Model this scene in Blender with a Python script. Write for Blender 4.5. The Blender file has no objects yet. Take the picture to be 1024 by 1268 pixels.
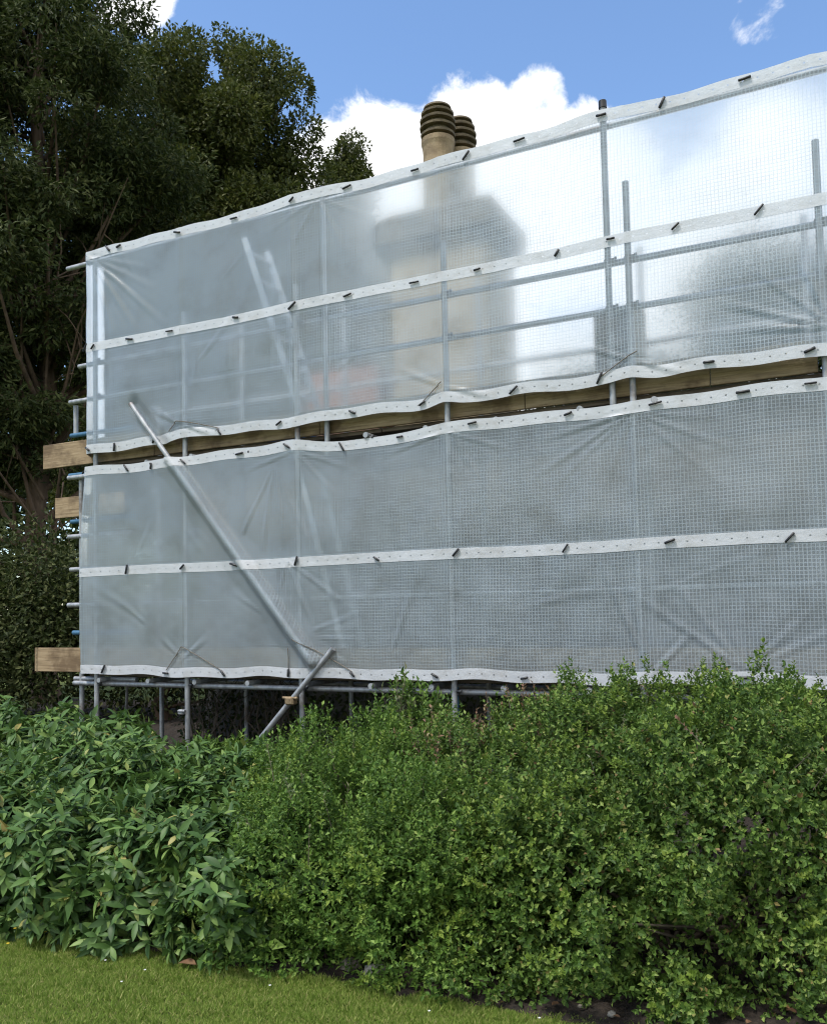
import bpy, math, random
import numpy as np
from mathutils import Vector, Matrix

random.seed(7)
rng = np.random.default_rng(11)
scene = bpy.context.scene
COL = scene.collection
PI = math.pi

# ------------------------------------------------------------------ helpers
D = np.array([math.cos(0.46038), -math.sin(0.46038)])      # along the scaffold, left to right
N = np.array([-math.sin(0.46038), -math.cos(0.46038)])     # outwards, towards the garden
ORG = np.array([-3.28757, 8.91022])


def W(t, o, z):
    """scaffold coordinates: t along, o outwards, z up -> world"""
    p = ORG + D * t + N * o
    return (float(p[0]), float(p[1]), float(z))


D3 = Vector((D[0], D[1], 0)); N3 = Vector((N[0], N[1], 0)); Z3 = Vector((0, 0, 1))


def tag(o, label=None, cat=None, group=None, kind=None):
    if label: o['label'] = label
    if cat: o['category'] = cat
    if group: o['group'] = group
    if kind: o['kind'] = kind
    return o


def empty(name, loc=(0, 0, 0)):
    o = bpy.data.objects.new(name, None)
    o.empty_display_size = 0.1
    COL.objects.link(o)
    o.location = loc
    return o


class MB:
    """collects vertices and faces for one mesh"""
    def __init__(s):
        s.v = []; s.f = []; s.smooth = []; s.uv = None

    def add(s, vs, fs, smooth=False):
        b = len(s.v)
        s.v += [tuple(map(float, p)) for p in vs]
        s.f += [tuple(b + i for i in f) for f in fs]
        s.smooth += [smooth] * len(fs)

    def box(s, c, ax, ay, az, bev=0.0):
        """box by centre and three half-axis vectors, edges chamfered by bev metres"""
        c = Vector(c); A = [Vector(ax), Vector(ay), Vector(az)]
        L = [a.length for a in A]; U = [a.normalized() for a in A]
        bev = min(bev, min(L) * 0.45)
        if bev <= 0:
            vs = [c + A[0] * i + A[1] * j + A[2] * k for i in (-1, 1) for j in (-1, 1) for k in (-1, 1)]
            s.add(vs, [(0, 1, 3, 2), (4, 6, 7, 5), (0, 4, 5, 1), (2, 3, 7, 6), (0, 2, 6, 4), (1, 5, 7, 3)])
            return
        pts = {}; vs = []
        for sx in (-1, 1):
            for sy in (-1, 1):
                for sz in (-1, 1):
                    sg = (sx, sy, sz)
                    for m in range(3):
                        p = c.copy()
                        for k in range(3):
                            p += U[k] * sg[k] * (L[k] - (0 if k == m else bev))
                        pts[(sg, m)] = len(vs); vs.append(p)
        fs = []
        for m in range(3):
            a, b = (m + 1) % 3, (m + 2) % 3
            for sg in (-1, 1):
                q = []
                for (i, j) in ((-1, -1), (1, -1), (1, 1), (-1, 1)):
                    t = [0, 0, 0]; t[m] = sg; t[a] = i; t[b] = j
                    q.append(pts[(tuple(t), m)])
                fs.append(tuple(q) if sg > 0 else tuple(reversed(q)))
        for m in range(3):
            a, b = (m + 1) % 3, (m + 2) % 3
            for i in (-1, 1):
                for j in (-1, 1):
                    def key(v, w):
                        t = [0, 0, 0]; t[m] = v; t[a] = i; t[b] = j
                        return pts[(tuple(t), w)]
                    fs.append((key(-1, a), key(1, a), key(1, b), key(-1, b)))
        for sx in (-1, 1):
            for sy in (-1, 1):
                for sz in (-1, 1):
                    fs.append(tuple(pts[((sx, sy, sz), m)] for m in range(3)))
        s.add(vs, fs)

    def tube(s, p0, p1, r0, r1=None, seg=12, cap=True, hollow=False):
        r1 = r0 if r1 is None else r1
        p0 = Vector(p0); p1 = Vector(p1)
        s.path([p0, p1], [r0, r1], seg, cap, hollow)

    def path(s, pts, rad, seg=8, cap=True, hollow=False):
        pts = [Vector(p) for p in pts]
        n = len(pts); vs = []; fs = []
        prev = None
        for i, p in enumerate(pts):
            t = (pts[min(i + 1, n - 1)] - pts[max(i - 1, 0)]).normalized()
            if prev is None:
                x = t.orthogonal().normalized()
            else:
                x = (prev - t * prev.dot(t)).normalized()
            prev = x
            y = t.cross(x)
            r = rad[i] if isinstance(rad, (list, tuple)) else rad
            for k in range(seg):
                a = 2 * PI * k / seg
                vs.append(p + x * (r * math.cos(a)) + y * (r * math.sin(a)))
        for i in range(n - 1):
            for k in range(seg):
                k2 = (k + 1) % seg
                fs.append((i * seg + k, i * seg + k2, (i + 1) * seg + k2, (i + 1) * seg + k))
        s.add(vs, fs, True)
        if cap:
            s.add(vs[:seg], [tuple(reversed(range(seg)))])
            if hollow:       # a dark bore at the far end: ring and a recessed disc
                e = pts[-1]; t = (pts[-1] - pts[-2]).normalized()
                ring = vs[-seg:]
                inner = [e + (Vector(v) - e) * 0.82 for v in ring]
                deep = [v - t * 0.06 for v in inner]
                fs = [(k, (k + 1) % seg, seg + (k + 1) % seg, seg + k) for k in range(seg)]
                fs += [(seg + k, seg + (k + 1) % seg, 2 * seg + (k + 1) % seg, 2 * seg + k) for k in range(seg)]
                fs.append(tuple(range(2 * seg, 3 * seg)))
                s.add(ring + inner + deep, fs)
            else:
                s.add(vs[-seg:], [tuple(range(seg))])

    def lathe(s, base, prof, seg=28, smooth=True):
        """prof: list of (r, z) ; closed at both ends"""
        b = Vector(base); vs = []; fs = []
        for (r, z) in prof:
            for k in range(seg):
                a = 2 * PI * k / seg
                vs.append(b + Vector((r * math.cos(a), r * math.sin(a), z)))
        for i in range(len(prof) - 1):
            for k in range(seg):
                k2 = (k + 1) % seg
                fs.append((i * seg + k, i * seg + k2, (i + 1) * seg + k2, (i + 1) * seg + k))
        fs.append(tuple(reversed(range(seg))))
        fs.append(tuple((len(prof) - 1) * seg + k for k in range(seg)))
        s.add(vs, fs, False)

    def build(s, name, mat, parent=None, loc=None):
        me = bpy.data.meshes.new(name)
        v = s.v
        if loc is not None:
            v = [(p[0] - loc[0], p[1] - loc[1], p[2] - loc[2]) for p in v]
        me.from_pydata(v, [], s.f)
        me.polygons.foreach_set('use_smooth', s.smooth)
        me.update()
        o = bpy.data.objects.new(name, me)
        COL.objects.link(o)
        if mat: me.materials.append(mat)
        if parent is not None: attach(o, parent)
        if loc is not None: o.location = Vector(loc) - (parent.location if parent is not None and parent.parent is None else Vector((0, 0, 0)))
        return o


def attach(o, parent):
    """child with world-space vertices: cancel the parent's own offset"""
    o.parent = parent
    off = Vector((0, 0, 0)); p = parent
    while p is not None:
        off += p.location; p = p.parent
    o.location = -off


def np_mesh(name, verts, tris, quads, mat, parent=None, smooth=True, uv=None):
    verts = np.ascontiguousarray(verts, dtype=np.float32)
    nt = 0 if tris is None else len(tris); nq = 0 if quads is None else len(quads)
    loops = []; tot = []
    if nt: loops.append(np.asarray(tris).ravel()); tot.append(np.full(nt, 3))
    if nq: loops.append(np.asarray(quads).ravel()); tot.append(np.full(nq, 4))
    loops = np.concatenate(loops).astype(np.int32); tot = np.concatenate(tot).astype(np.int32)
    start = np.concatenate([[0], np.cumsum(tot)[:-1]]).astype(np.int32)
    me = bpy.data.meshes.new(name)
    me.vertices.add(len(verts)); me.vertices.foreach_set('co', verts.ravel())
    me.loops.add(len(loops)); me.loops.foreach_set('vertex_index', loops)
    me.polygons.add(len(tot)); me.polygons.foreach_set('loop_start', start)
    try: me.polygons.foreach_set('loop_total', tot)
    except Exception: pass
    me.polygons.foreach_set('use_smooth', np.full(len(tot), bool(smooth)))
    if uv is not None:
        l = me.uv_layers.new(name='UVMap')
        l.data.foreach_set('uv', np.asarray(uv, dtype=np.float32)[loops].ravel())
    me.update(calc_edges=True); me.validate()
    o = bpy.data.objects.new(name, me); COL.objects.link(o)
    if mat: me.materials.append(mat)
    if parent is not None: attach(o, parent)
    return o


def unit(a):
    return a / np.maximum(np.linalg.norm(a, axis=-1, keepdims=True), 1e-9)


class Wob:
    """smooth pseudo noise in [-1, 1]"""
    def __init__(s, wl, seed, n=9, dim=3):
        r = np.random.default_rng(seed)
        s.k = unit(r.normal(size=(n, dim))) * (2 * PI / wl) * r.uniform(0.6, 1.7, (n, 1))
        s.p = r.uniform(0, 2 * PI, n)

    def __call__(s, p):
        return np.sin(p @ s.k.T + s.p).sum(-1) / math.sqrt(len(s.p)) * 0.8


# ------------------------------------------------------------------ node helpers
def new_mat(name):
    m = bpy.data.materials.new(name); m.use_nodes = True
    nt = m.node_tree; nt.nodes.clear()
    out = nt.nodes.new('ShaderNodeOutputMaterial')
    return m, nt, out


def nd(nt, typ, props=None, **inp):
    n = nt.nodes.new(typ)
    for k, v in (props or {}).items(): setattr(n, k, v)
    for k, v in inp.items():
        key = k.replace('_', ' ')
        if k.startswith('i') and k[1:].isdigit(): sock = n.inputs[int(k[1:])]
        else: sock = n.inputs[key]
        if hasattr(v, 'is_output') or isinstance(v, bpy.types.NodeSocket): nt.links.new(v, sock)
        else: sock.default_value = v
    return n


def ramp(nt, fac, stops, interp='LINEAR'):
    n = nt.nodes.new('ShaderNodeValToRGB'); cr = n.color_ramp; cr.interpolation = interp
    while len(cr.elements) < len(stops): cr.elements.new(0.5)
    for e, (p, c) in zip(cr.elements, stops):
        e.position = p; e.color = (c[0], c[1], c[2], 1) if len(c) == 3 else c
    nt.links.new(fac, n.inputs[0])
    return n.outputs[0]


def math_n(nt, op, a, b=None, clamp=False):
    n = nt.nodes.new('ShaderNodeMath'); n.operation = op; n.use_clamp = clamp
    for i, v in enumerate((a, b)):
        if v is None: continue
        if isinstance(v, bpy.types.NodeSocket): nt.links.new(v, n.inputs[i])
        else: n.inputs[i].default_value = v
    return n.outputs[0]


def noise(nt, vec, scale, detail=4.0, rough=0.55, dist=0.0):
    n = nt.nodes.new('ShaderNodeTexNoise')
    if vec is not None: nt.links.new(vec, n.inputs['Vector'])
    n.inputs['Scale'].default_value = scale; n.inputs['Detail'].default_value = detail
    n.inputs['Roughness'].default_value = rough; n.inputs['Distortion'].default_value = dist
    return n.outputs[0]


def stretched(nt, vec, sc):
    n = nt.nodes.new('ShaderNodeMapping'); nt.links.new(vec, n.inputs['Vector'])
    n.inputs['Scale'].default_value = sc
    return n.outputs[0]


def coord(nt, which='Object'):
    return nt.nodes.new('ShaderNodeTexCoord').outputs[which]


def solid(name, stops, scale=8.0, rough=0.6, metal=0.0, stretch=None, bump=0.0, bscale=None, spec=0.5, detail=5.0, rough_var=0.0):
    m, nt, out = new_mat(name)
    v = coord(nt)
    if stretch: v = stretched(nt, v, stretch)
    f = noise(nt, v, scale, detail, 0.6)
    c = ramp(nt, f, stops)
    b = nd(nt, 'ShaderNodeBsdfPrincipled', Base_Color=c, Roughness=rough, Metallic=metal)
    b.inputs['Specular IOR Level'].default_value = spec
    if rough_var:
        nt.links.new(math_n(nt, 'MULTIPLY_ADD', f, rough_var), b.inputs['Roughness'])
        b.inputs['Roughness'].links[0].from_node.inputs[2].default_value = rough - rough_var * .5
    if bump:
        f2 = noise(nt, v, bscale or scale * 4, 5, 0.6)
        bn = nd(nt, 'ShaderNodeBump', Height=f2, Strength=bump); bn.inputs['Distance'].default_value = 0.02
        nt.links.new(bn.outputs[0], b.inputs['Normal'])
    nt.links.new(b.outputs[0], out.inputs['Surface'])
    return m


def leaf_mat(name, stops, rough=0.45, trans=0.22, spec=0.4, tint=(0.12, 0.2, 0.03)):
    """each leaf its own tone"""
    m, nt, out = new_mat(name)
    g = nt.nodes.new('ShaderNodeNewGeometry')
    c = ramp(nt, g.outputs['Random Per Island'], stops)
    b = nd(nt, 'ShaderNodeBsdfPrincipled', Base_Color=c, Roughness=rough)
    b.inputs['Specular IOR Level'].default_value = spec
    mixc = nd(nt, 'ShaderNodeMix', {'data_type': 'RGBA'})
    mixc.inputs[0].default_value = 0.5
    nt.links.new(c, mixc.inputs[6]); mixc.inputs[7].default_value = (*tint, 1)
    t = nd(nt, 'ShaderNodeBsdfTranslucent', Color=mixc.outputs[2])
    ms = nd(nt, 'ShaderNodeMixShader', Fac=trans)
    nt.links.new(b.outputs[0], ms.inputs[1]); nt.links.new(t.outputs[0], ms.inputs[2])
    nt.links.new(ms.outputs[0], out.inputs['Surface'])
    return m


# ------------------------------------------------------------------ materials
M = {}
M['steel'] = solid('galvanised_steel', [(0.3, (.23, .24, .25)), (0.55, (.36, .37, .38)), (0.75, (.46, .47, .48))], 22, 0.55, 0.55, (1, 1, .35), 0.15, 60, rough_var=.2)
def splashed_steel():
    m = M['steel']; nt = m.node_tree; b = [n for n in nt.nodes if n.type == 'BSDF_PRINCIPLED'][0]
    src = b.inputs['Base Color'].links[0].from_socket
    f = noise(nt, coord(nt), 34, 3, .5); g = noise(nt, coord(nt), 4, 4, .6)
    mx = nd(nt, 'ShaderNodeMix', {'data_type': 'RGBA'}); nt.links.new(ramp(nt, f, [(.62, (0, 0, 0)), (.68, (.8, .8, .8))]), mx.inputs[0])
    nt.links.new(src, mx.inputs[6]); mx.inputs[7].default_value = (.42, .40, .37, 1)
    m2 = nd(nt, 'ShaderNodeMix', {'data_type': 'RGBA'}); nt.links.new(ramp(nt, g, [(.56, (0, 0, 0)), (.7, (.75, .75, .75))]), m2.inputs[0])
    nt.links.new(mx.outputs[2], m2.inputs[6]); m2.inputs[7].default_value = (.15, .10, .07, 1)
    nt.links.new(m2.outputs[2], b.inputs['Base Color'])
splashed_steel()
M['blue_steel'] = solid('blue_painted_steel', [(0.35, (.03, .10, .19)), (0.7, (.06, .17, .28))], 25, 0.55, 0.1, None, 0.1)
M['dark_steel'] = solid('coupler_steel', [(0.35, (.05, .05, .055)), (0.7, (.17, .17, .17))], 40, 0.55, 0.7, None, 0.2)
M['brass_steel'] = solid('rusty_coupler_steel', [(0.35, (.16, .11, .06)), (0.7, (.36, .27, .16))], 40, 0.6, 0.4, None, 0.2)
M['alu'] = solid('aluminium', [(0.3, (.42, .43, .44)), (0.7, (.58, .59, .6))], 20, 0.5, 0.3)
M['black'] = solid('black_plastic', [(0.3, (.008, .008, .009)), (0.7, (.022, .022, .024))], 20, 0.42)
M['cord'] = solid('grey_cord', [(0.3, (.06, .055, .05)), (0.7, (.22, .19, .15))], 30, 0.8)
M['slate'] = solid('roof_felt', [(0.3, (.06, .06, .065)), (0.7, (.13, .13, .13))], 6, 0.7)
M['glass'] = solid('window_glass', [(0.3, (.012, .014, .016)), (0.7, (.02, .022, .025))], 3, 0.06)
M['frame'] = solid('window_paint', [(0.3, (.06, .06, .058)), (0.7, (.1, .1, .095))], 9, 0.5)
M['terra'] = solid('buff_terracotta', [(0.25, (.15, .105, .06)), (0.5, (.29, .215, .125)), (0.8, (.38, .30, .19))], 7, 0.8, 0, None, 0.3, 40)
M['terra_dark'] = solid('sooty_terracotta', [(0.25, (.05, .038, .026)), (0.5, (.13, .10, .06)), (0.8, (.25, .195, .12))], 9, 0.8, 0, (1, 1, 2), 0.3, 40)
M['bark'] = solid('brown_bark', [(0.3, (.05, .032, .022)), (0.5, (.10, .065, .042)), (0.75, (.17, .12, .085))], 9, 0.9, 0, (1, 1, .25), 0.8, 20)
M['twig'] = solid('dry_twig', [(0.3, (.07, .055, .04)), (0.7, (.17, .135, .1))], 12, 0.9)
M['stone_pale'] = solid('pale_rock', [(0.3, (.24, .22, .19)), (0.7, (.46, .43, .38))], 9, 0.85, 0, None, 0.5, 30)
M['pebble'] = solid('brown_pebble', [(0.3, (.10, .085, .07)), (0.7, (.24, .21, .17))], 14, 0.85, 0, None, 0.5, 30)
M['dead_leaf'] = solid('dead_leaf', [(0.3, (.10, .05, .025)), (0.55, (.18, .10, .05)), (0.75, (.26, .18, .09))], 9, 0.8)
M['white_petal'] = solid('white_petal', [(0.3, (.72, .72, .7)), (0.7, (.82, .82, .8))], 30, 0.7)
M['yellow_petal'] = solid('yellow_petal', [(0.3, (.72, .5, .03)), (0.7, (.82, .62, .05))], 30, 0.6)
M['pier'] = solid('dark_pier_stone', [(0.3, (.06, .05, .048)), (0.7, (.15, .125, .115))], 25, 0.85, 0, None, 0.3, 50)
M['pier_lit_side'] = solid('lit_pier_stone', [(0.3, (.36, .28, .2)), (0.7, (.5, .41, .31))], 12, 0.85, 0, None, 0.3, 50)  # pale colour paints the lit side of the block
M['tarp'] = solid('blue_tarpaulin', [(0.3, (.08, .18, .38)), (0.7, (.14, .27, .5))], 6, 0.45)

# wood: pale sawn boards with grain and a few dark stains
def wood(name, a, b, c):
    m, nt, out = new_mat(name)
    # grain runs along the scaffold
    geo = nt.nodes.new('ShaderNodeNewGeometry').outputs['Position']
    vr = nt.nodes.new('ShaderNodeVectorRotate'); vr.rotation_type = 'Z_AXIS'
    nt.links.new(geo, vr.inputs['Vector']); vr.inputs['Angle'].default_value = 0.46038
    v = stretched(nt, vr.outputs[0], (.8, 14, 14))
    g = noise(nt, v, 5.0, 6, 0.6, 0.4)
    col = ramp(nt, g, [(0.3, a), (0.5, b), (0.72, c)])
    st = noise(nt, geo, 3.5, 4, 0.6)
    rnd = nt.nodes.new('ShaderNodeNewGeometry').outputs['Random Per Island']
    mx = nd(nt, 'ShaderNodeMix', {'data_type': 'RGBA', 'blend_type': 'MULTIPLY'})
    mx.inputs[0].default_value = 1.0
    nt.links.new(col, mx.inputs[6])
    nt.links.new(ramp(nt, st, [(0.36, (.5, .45, .4)), (0.52, (1, 1, 1))]), mx.inputs[7])
    bs = nd(nt, 'ShaderNodeBsdfPrincipled', Base_Color=mx.outputs[2], Roughness=0.75)
    bn = nd(nt, 'ShaderNodeBump', Height=g, Strength=0.25); bn.inputs['Distance'].default_value = 0.01
    nt.links.new(bn.outputs[0], bs.inputs['Normal'])
    nt.links.new(bs.outputs[0], out.inputs['Surface'])
    return m
M['wood'] = wood('sawn_timber', (.19, .13, .07), (.30, .215, .12), (.39, .29, .175))
M['wood_old'] = wood('weathered_timber', (.07, .05, .032), (.12, .09, .06), (.18, .14, .09))


def masonry(name, c1, c2, mortar, bw, bh, bump=0.5):
    m, nt, out = new_mat(name)
    geo = nt.nodes.new('ShaderNodeNewGeometry')
    vr = nt.nodes.new('ShaderNodeVectorRotate'); vr.rotation_type = 'Z_AXIS'
    nt.links.new(geo.outputs['Position'], vr.inputs['Vector']); vr.inputs['Angle'].default_value = 0.46038
    sep = nd(nt, 'ShaderNodeSeparateXYZ'); nt.links.new(vr.outputs[0], sep.inputs[0])
    xy = math_n(nt, 'ADD', sep.outputs[0], sep.outputs[1])
    cmb = nd(nt, 'ShaderNodeCombineXYZ'); nt.links.new(xy, cmb.inputs[0]); nt.links.new(sep.outputs[2], cmb.inputs[1])
    br = nt.nodes.new('ShaderNodeTexBrick'); nt.links.new(cmb.outputs[0], br.inputs['Vector'])
    br.inputs['Color1'].default_value = (*c1, 1); br.inputs['Color2'].default_value = (*c2, 1); br.inputs['Mortar'].default_value = (*mortar, 1)
    br.inputs['Scale'].default_value = 1; br.inputs['Brick Width'].default_value = bw; br.inputs['Row Height'].default_value = bh
    br.inputs['Mortar Size'].default_value = 0.008
    st = noise(nt, geo.outputs['Position'], 2.5, 6, 0.65)
    mx = nd(nt, 'ShaderNodeMix', {'data_type': 'RGBA', 'blend_type': 'MULTIPLY'}); mx.inputs[0].default_value = 1
    nt.links.new(br.outputs[0], mx.inputs[6]); nt.links.new(ramp(nt, st, [(0.3, (.55, .53, .5)), (0.65, (1, 1, 1))]), mx.inputs[7])
    bs = nd(nt, 'ShaderNodeBsdfPrincipled', Base_Color=mx.outputs[2], Roughness=0.85)
    fine = noise(nt, geo.outputs['Position'], 30, 4, 0.6)
    h = math_n(nt, 'ADD', math_n(nt, 'MULTIPLY', br.outputs[1], -1.0), math_n(nt, 'MULTIPLY', fine, 0.6))
    bn = nd(nt, 'ShaderNodeBump', Height=h, Strength=bump); bn.inputs['Distance'].default_value = 0.012
    nt.links.new(bn.outputs[0], bs.inputs['Normal'])
    nt.links.new(bs.outputs[0], out.inputs['Surface'])
    return m
M['stone'] = masonry('ashlar_stone', (.46, .36, .225), (.38, .30, .19), (.3, .245, .17), .55, .26)
M['cap_stone'] = masonry('dark_cap_stone', (.23, .20, .155), (.19, .165, .13), (.14, .125, .10), .55, .26)  # cap stone, darker and greyer than the shaft
M['wall_stone'] = masonry('house_stone', (.19, .18, .165), (.15, .145, .135), (.12, .115, .105), .5, .24)
M['brick'] = masonry('red_brick', (.44, .15, .07), (.34, .11, .05), (.3, .27, .23), .225, .075)


# the sheeting: clear film with a welded thread grid
def film(name, hem):
    m, nt, out = new_mat(name)
    uv = coord(nt, 'UV')
    sep = nd(nt, 'ShaderNodeSeparateXYZ'); nt.links.new(uv, sep.inputs[0])

    def line(sock, period, width):
        f = math_n(nt, 'FRACT', math_n(nt, 'DIVIDE', sock, period))
        d = math_n(nt, 'ABSOLUTE', math_n(nt, 'SUBTRACT', f, 0.5))
        return math_n(nt, 'GREATER_THAN', d, 0.5 - width / period / 2)
    big = noise(nt, uv, 1.6, 5, 0.6)
    sl = noise(nt, stretched(nt, uv, (1, .1, 1)) if hem else uv, 14, 4, 0.6)
    if not hem:
        per = 0.026
        warp = nd(nt, 'ShaderNodeTexNoise', Scale=2.2, Detail=3.0); nt.links.new(uv, warp.inputs['Vector'])
        ws = nd(nt, 'ShaderNodeSeparateColor'); nt.links.new(warp.outputs['Color'], ws.inputs[0])
        uu = math_n(nt, 'ADD', sep.outputs[0], math_n(nt, 'MULTIPLY', ws.outputs[0], .008))
        vv = math_n(nt, 'ADD', sep.outputs[1], math_n(nt, 'MULTIPLY', ws.outputs[1], .008))
        thr = math_n(nt, 'MAXIMUM', line(uu, per, 0.0062), line(vv, per, 0.0056))
        # uneven film: drawn streaks along and across the roll, faint grime
        s1 = noise(nt, stretched(nt, uv, (24, .8, 1)), 1.0, 3, .6); s2 = noise(nt, stretched(nt, uv, (.6, 20, 1)), 1.0, 3, .6)
        grime = noise(nt, uv, 2.6, 7, .68)
        streak = math_n(nt, 'ADD', math_n(nt, 'SUBTRACT', s1, .5), math_n(nt, 'SUBTRACT', s2, .5))
        gcol = ramp(nt, grime, [(.3, (.60, .68, .73)), (.5, (.74, .86, .95)), (.75, (.77, .89, .97))])
        dif = nd(nt, 'ShaderNodeBsdfDiffuse', Color=gcol)
        trl = nd(nt, 'ShaderNodeBsdfTranslucent', Color=gcol)
        white = nd(nt, 'ShaderNodeMixShader', Fac=0.5); nt.links.new(dif.outputs[0], white.inputs[1]); nt.links.new(trl.outputs[0], white.inputs[2])
        tr = nd(nt, 'ShaderNodeBsdfTransparent', Color=(.93, .97, 1, 1))
        rf = nd(nt, 'ShaderNodeBsdfRefraction', Color=(.92, .96, .99, 1), Roughness=1.0, IOR=1.04)
        see = nd(nt, 'ShaderNodeMixShader', Fac=0.86); nt.links.new(tr.outputs[0], see.inputs[1]); nt.links.new(rf.outputs[0], see.inputs[2])
        milky = math_n(nt, 'MULTIPLY_ADD', big, 0.08); milky.node.inputs[2].default_value = MILK - 0.04
        milky = math_n(nt, 'ADD', milky, math_n(nt, 'MULTIPLY', streak, .28), True)
        cov = math_n(nt, 'MAXIMUM', milky, math_n(nt, 'MULTIPLY', thr, 0.62))
        base = nd(nt, 'ShaderNodeMixShader', Fac=cov); nt.links.new(see.outputs[0], base.inputs[1]); nt.links.new(white.outputs[0], base.inputs[2])
        gl = nd(nt, 'ShaderNodeBsdfGlossy', Color=(1, 1, 1, 1), Roughness=0.28)
        fr = nd(nt, 'ShaderNodeFresnel', IOR=1.35)
        h = math_n(nt, 'ADD', sl, math_n(nt, 'MULTIPLY', thr, 0.35))
        bn = nd(nt, 'ShaderNodeBump', Height=h, Strength=0.15); bn.inputs['Distance'].default_value = 0.008
        nt.links.new(bn.outputs[0], gl.inputs['Normal']); nt.links.new(bn.outputs[0], dif.inputs['Normal'])
        fin = nd(nt, 'ShaderNodeMixShader', Fac=fr.outputs[0]); nt.links.new(base.outputs[0], fin.inputs[1]); nt.links.new(gl.outputs[0], fin.inputs[2])
        nt.links.new(fin.outputs[0], out.inputs['Surface'])
    else:
        hc = ramp(nt, noise(nt, stretched(nt, uv, (1, .12, 1)), 5, 7, .7), [(.30, (.70, .70, .69)), (.5, (.87, .90, .94))])
        dif = nd(nt, 'ShaderNodeBsdfDiffuse', Color=hc)
        trl = nd(nt, 'ShaderNodeBsdfTranslucent', Color=(.62, .63, .65, 1))
        white = nd(nt, 'ShaderNodeMixShader', Fac=0.42); nt.links.new(dif.outputs[0], white.inputs[1]); nt.links.new(trl.outputs[0], white.inputs[2])
        tr = nd(nt, 'ShaderNodeBsdfTransparent')
        # punched eyelets every 10 cm along the hem; v is 0..1 across
        fx = math_n(nt, 'SUBTRACT', math_n(nt, 'FRACT', math_n(nt, 'DIVIDE', sep.outputs[0], 0.1)), 0.5)
        dx = math_n(nt, 'MULTIPLY', fx, 0.1)
        dy = math_n(nt, 'MULTIPLY', math_n(nt, 'SUBTRACT', sep.outputs[1], 0.5), 0.1)
        rr = math_n(nt, 'SQRT', math_n(nt, 'ADD', math_n(nt, 'MULTIPLY', dx, dx), math_n(nt, 'MULTIPLY', dy, dy)))
        hole = math_n(nt, 'LESS_THAN', rr, 0.0068)
        clear = math_n(nt, 'MAXIMUM', math_n(nt, 'MULTIPLY', hole, 0.85), math_n(nt, 'MULTIPLY_ADD', big, 0.12))
        clear.node.inputs[1].links[0].from_node.inputs[2].default_value = 0.0
        base = nd(nt, 'ShaderNodeMixShader', Fac=clear); nt.links.new(white.outputs[0], base.inputs[1]); nt.links.new(tr.outputs[0], base.inputs[2])
        bn = nd(nt, 'ShaderNodeBump', Height=sl, Strength=0.5); bn.inputs['Distance'].default_value = 0.01
        nt.links.new(bn.outputs[0], dif.inputs['Normal'])
        gl = nd(nt, 'ShaderNodeBsdfGlossy', Roughness=0.35); nt.links.new(bn.outputs[0], gl.inputs['Normal'])
        fr = nd(nt, 'ShaderNodeFresnel', IOR=1.3)
        fin = nd(nt, 'ShaderNodeMixShader', Fac=fr.outputs[0]); nt.links.new(base.outputs[0], fin.inputs[1]); nt.links.new(gl.outputs[0], fin.inputs[2])
        nt.links.new(fin.outputs[0], out.inputs['Surface'])
    return m
MILK = 0.31
M['film'] = film('clear_sheeting', False)
M['hem'] = film('white_hem', True)

M['laurel'] = leaf_mat('laurel_leaf', [(0, (0.0333, 0.0717, 0.0205)), (0.45, (0.0691, 0.1382, 0.0346)), (0.8, (0.1126, 0.2022, 0.0486)), (0.97, (0.2048, 0.2944, 0.0768)), (1, (0.3328, 0.2816, 0.0896))], 0.48, 0.2, 0.3)
M['box'] = leaf_mat('hedge_leaf', [(0, (0.0319, 0.0638, 0.0137)), (0.5, (0.0798, 0.1482, 0.0274)), (0.82, (0.1596, 0.2508, 0.0479)), (0.97, (0.2964, 0.3762, 0.1026)), (1, (0.2508, 0.1482, 0.0684))], 0.52, 0.28, 0.25)
M['privet'] = leaf_mat('privet_leaf', [(0, (0.0389, 0.0842, 0.014)), (0.5, (0.0886, 0.1706, 0.0292)), (0.85, (0.1566, 0.2592, 0.0454)), (1, (0.2592, 0.3672, 0.0864))], 0.52, 0.3, 0.25)
M['lime'] = leaf_mat('fresh_leaf', [(0, (.085, .145, .02)), (.5, (.16, .24, .035)), (1, (.27, .35, .07))], 0.5, 0.32, 0.25)
M['russet'] = leaf_mat('russet_leaf', [(0, (0.189, 0.0945, 0.0607)), (0.5, (0.324, 0.189, 0.1148)), (1, (0.297, 0.27, 0.108))], 0.45, 0.28, tint=(.25, .14, .07))
M['pale'] = leaf_mat('pale_shoot_leaf', [(0, (.08, .13, .04)), (.5, (.14, .19, .07)), (1, (.22, .21, .11))], 0.45, 0.28)
M['oak'] = leaf_mat('evergreen_oak_leaf', [(0, (0.0322, 0.0437, 0.0115)), (0.5, (0.0667, 0.0828, 0.0207)), (1, (0.1437, 0.1495, 0.0414))], 0.55, 0.2, 0.25, (.11, .15, .02))
M['yew'] = leaf_mat('yew_needles', [(0, (0.022, 0.033, 0.011)), (0.5, (0.0484, 0.066, 0.0198)), (1, (0.11, 0.121, 0.044))], 0.6, 0.14, 0.2, (.07, .12, .02))
M['wood_far'] = leaf_mat('far_leaf', [(0, (.022, .032, .014)), (.5, (.035, .05, .02)), (1, (.06, .08, .03))], 0.6, 0.15, 0.2)
M['grass'] = leaf_mat('grass_blade', [(0, (.14, .23, .035)), (.5, (.24, .34, .065)), (.8, (.35, .42, .11)), (1, (.48, .45, .19))], 0.65, 0.35, 0.15, (.26, .36, .06))


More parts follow.
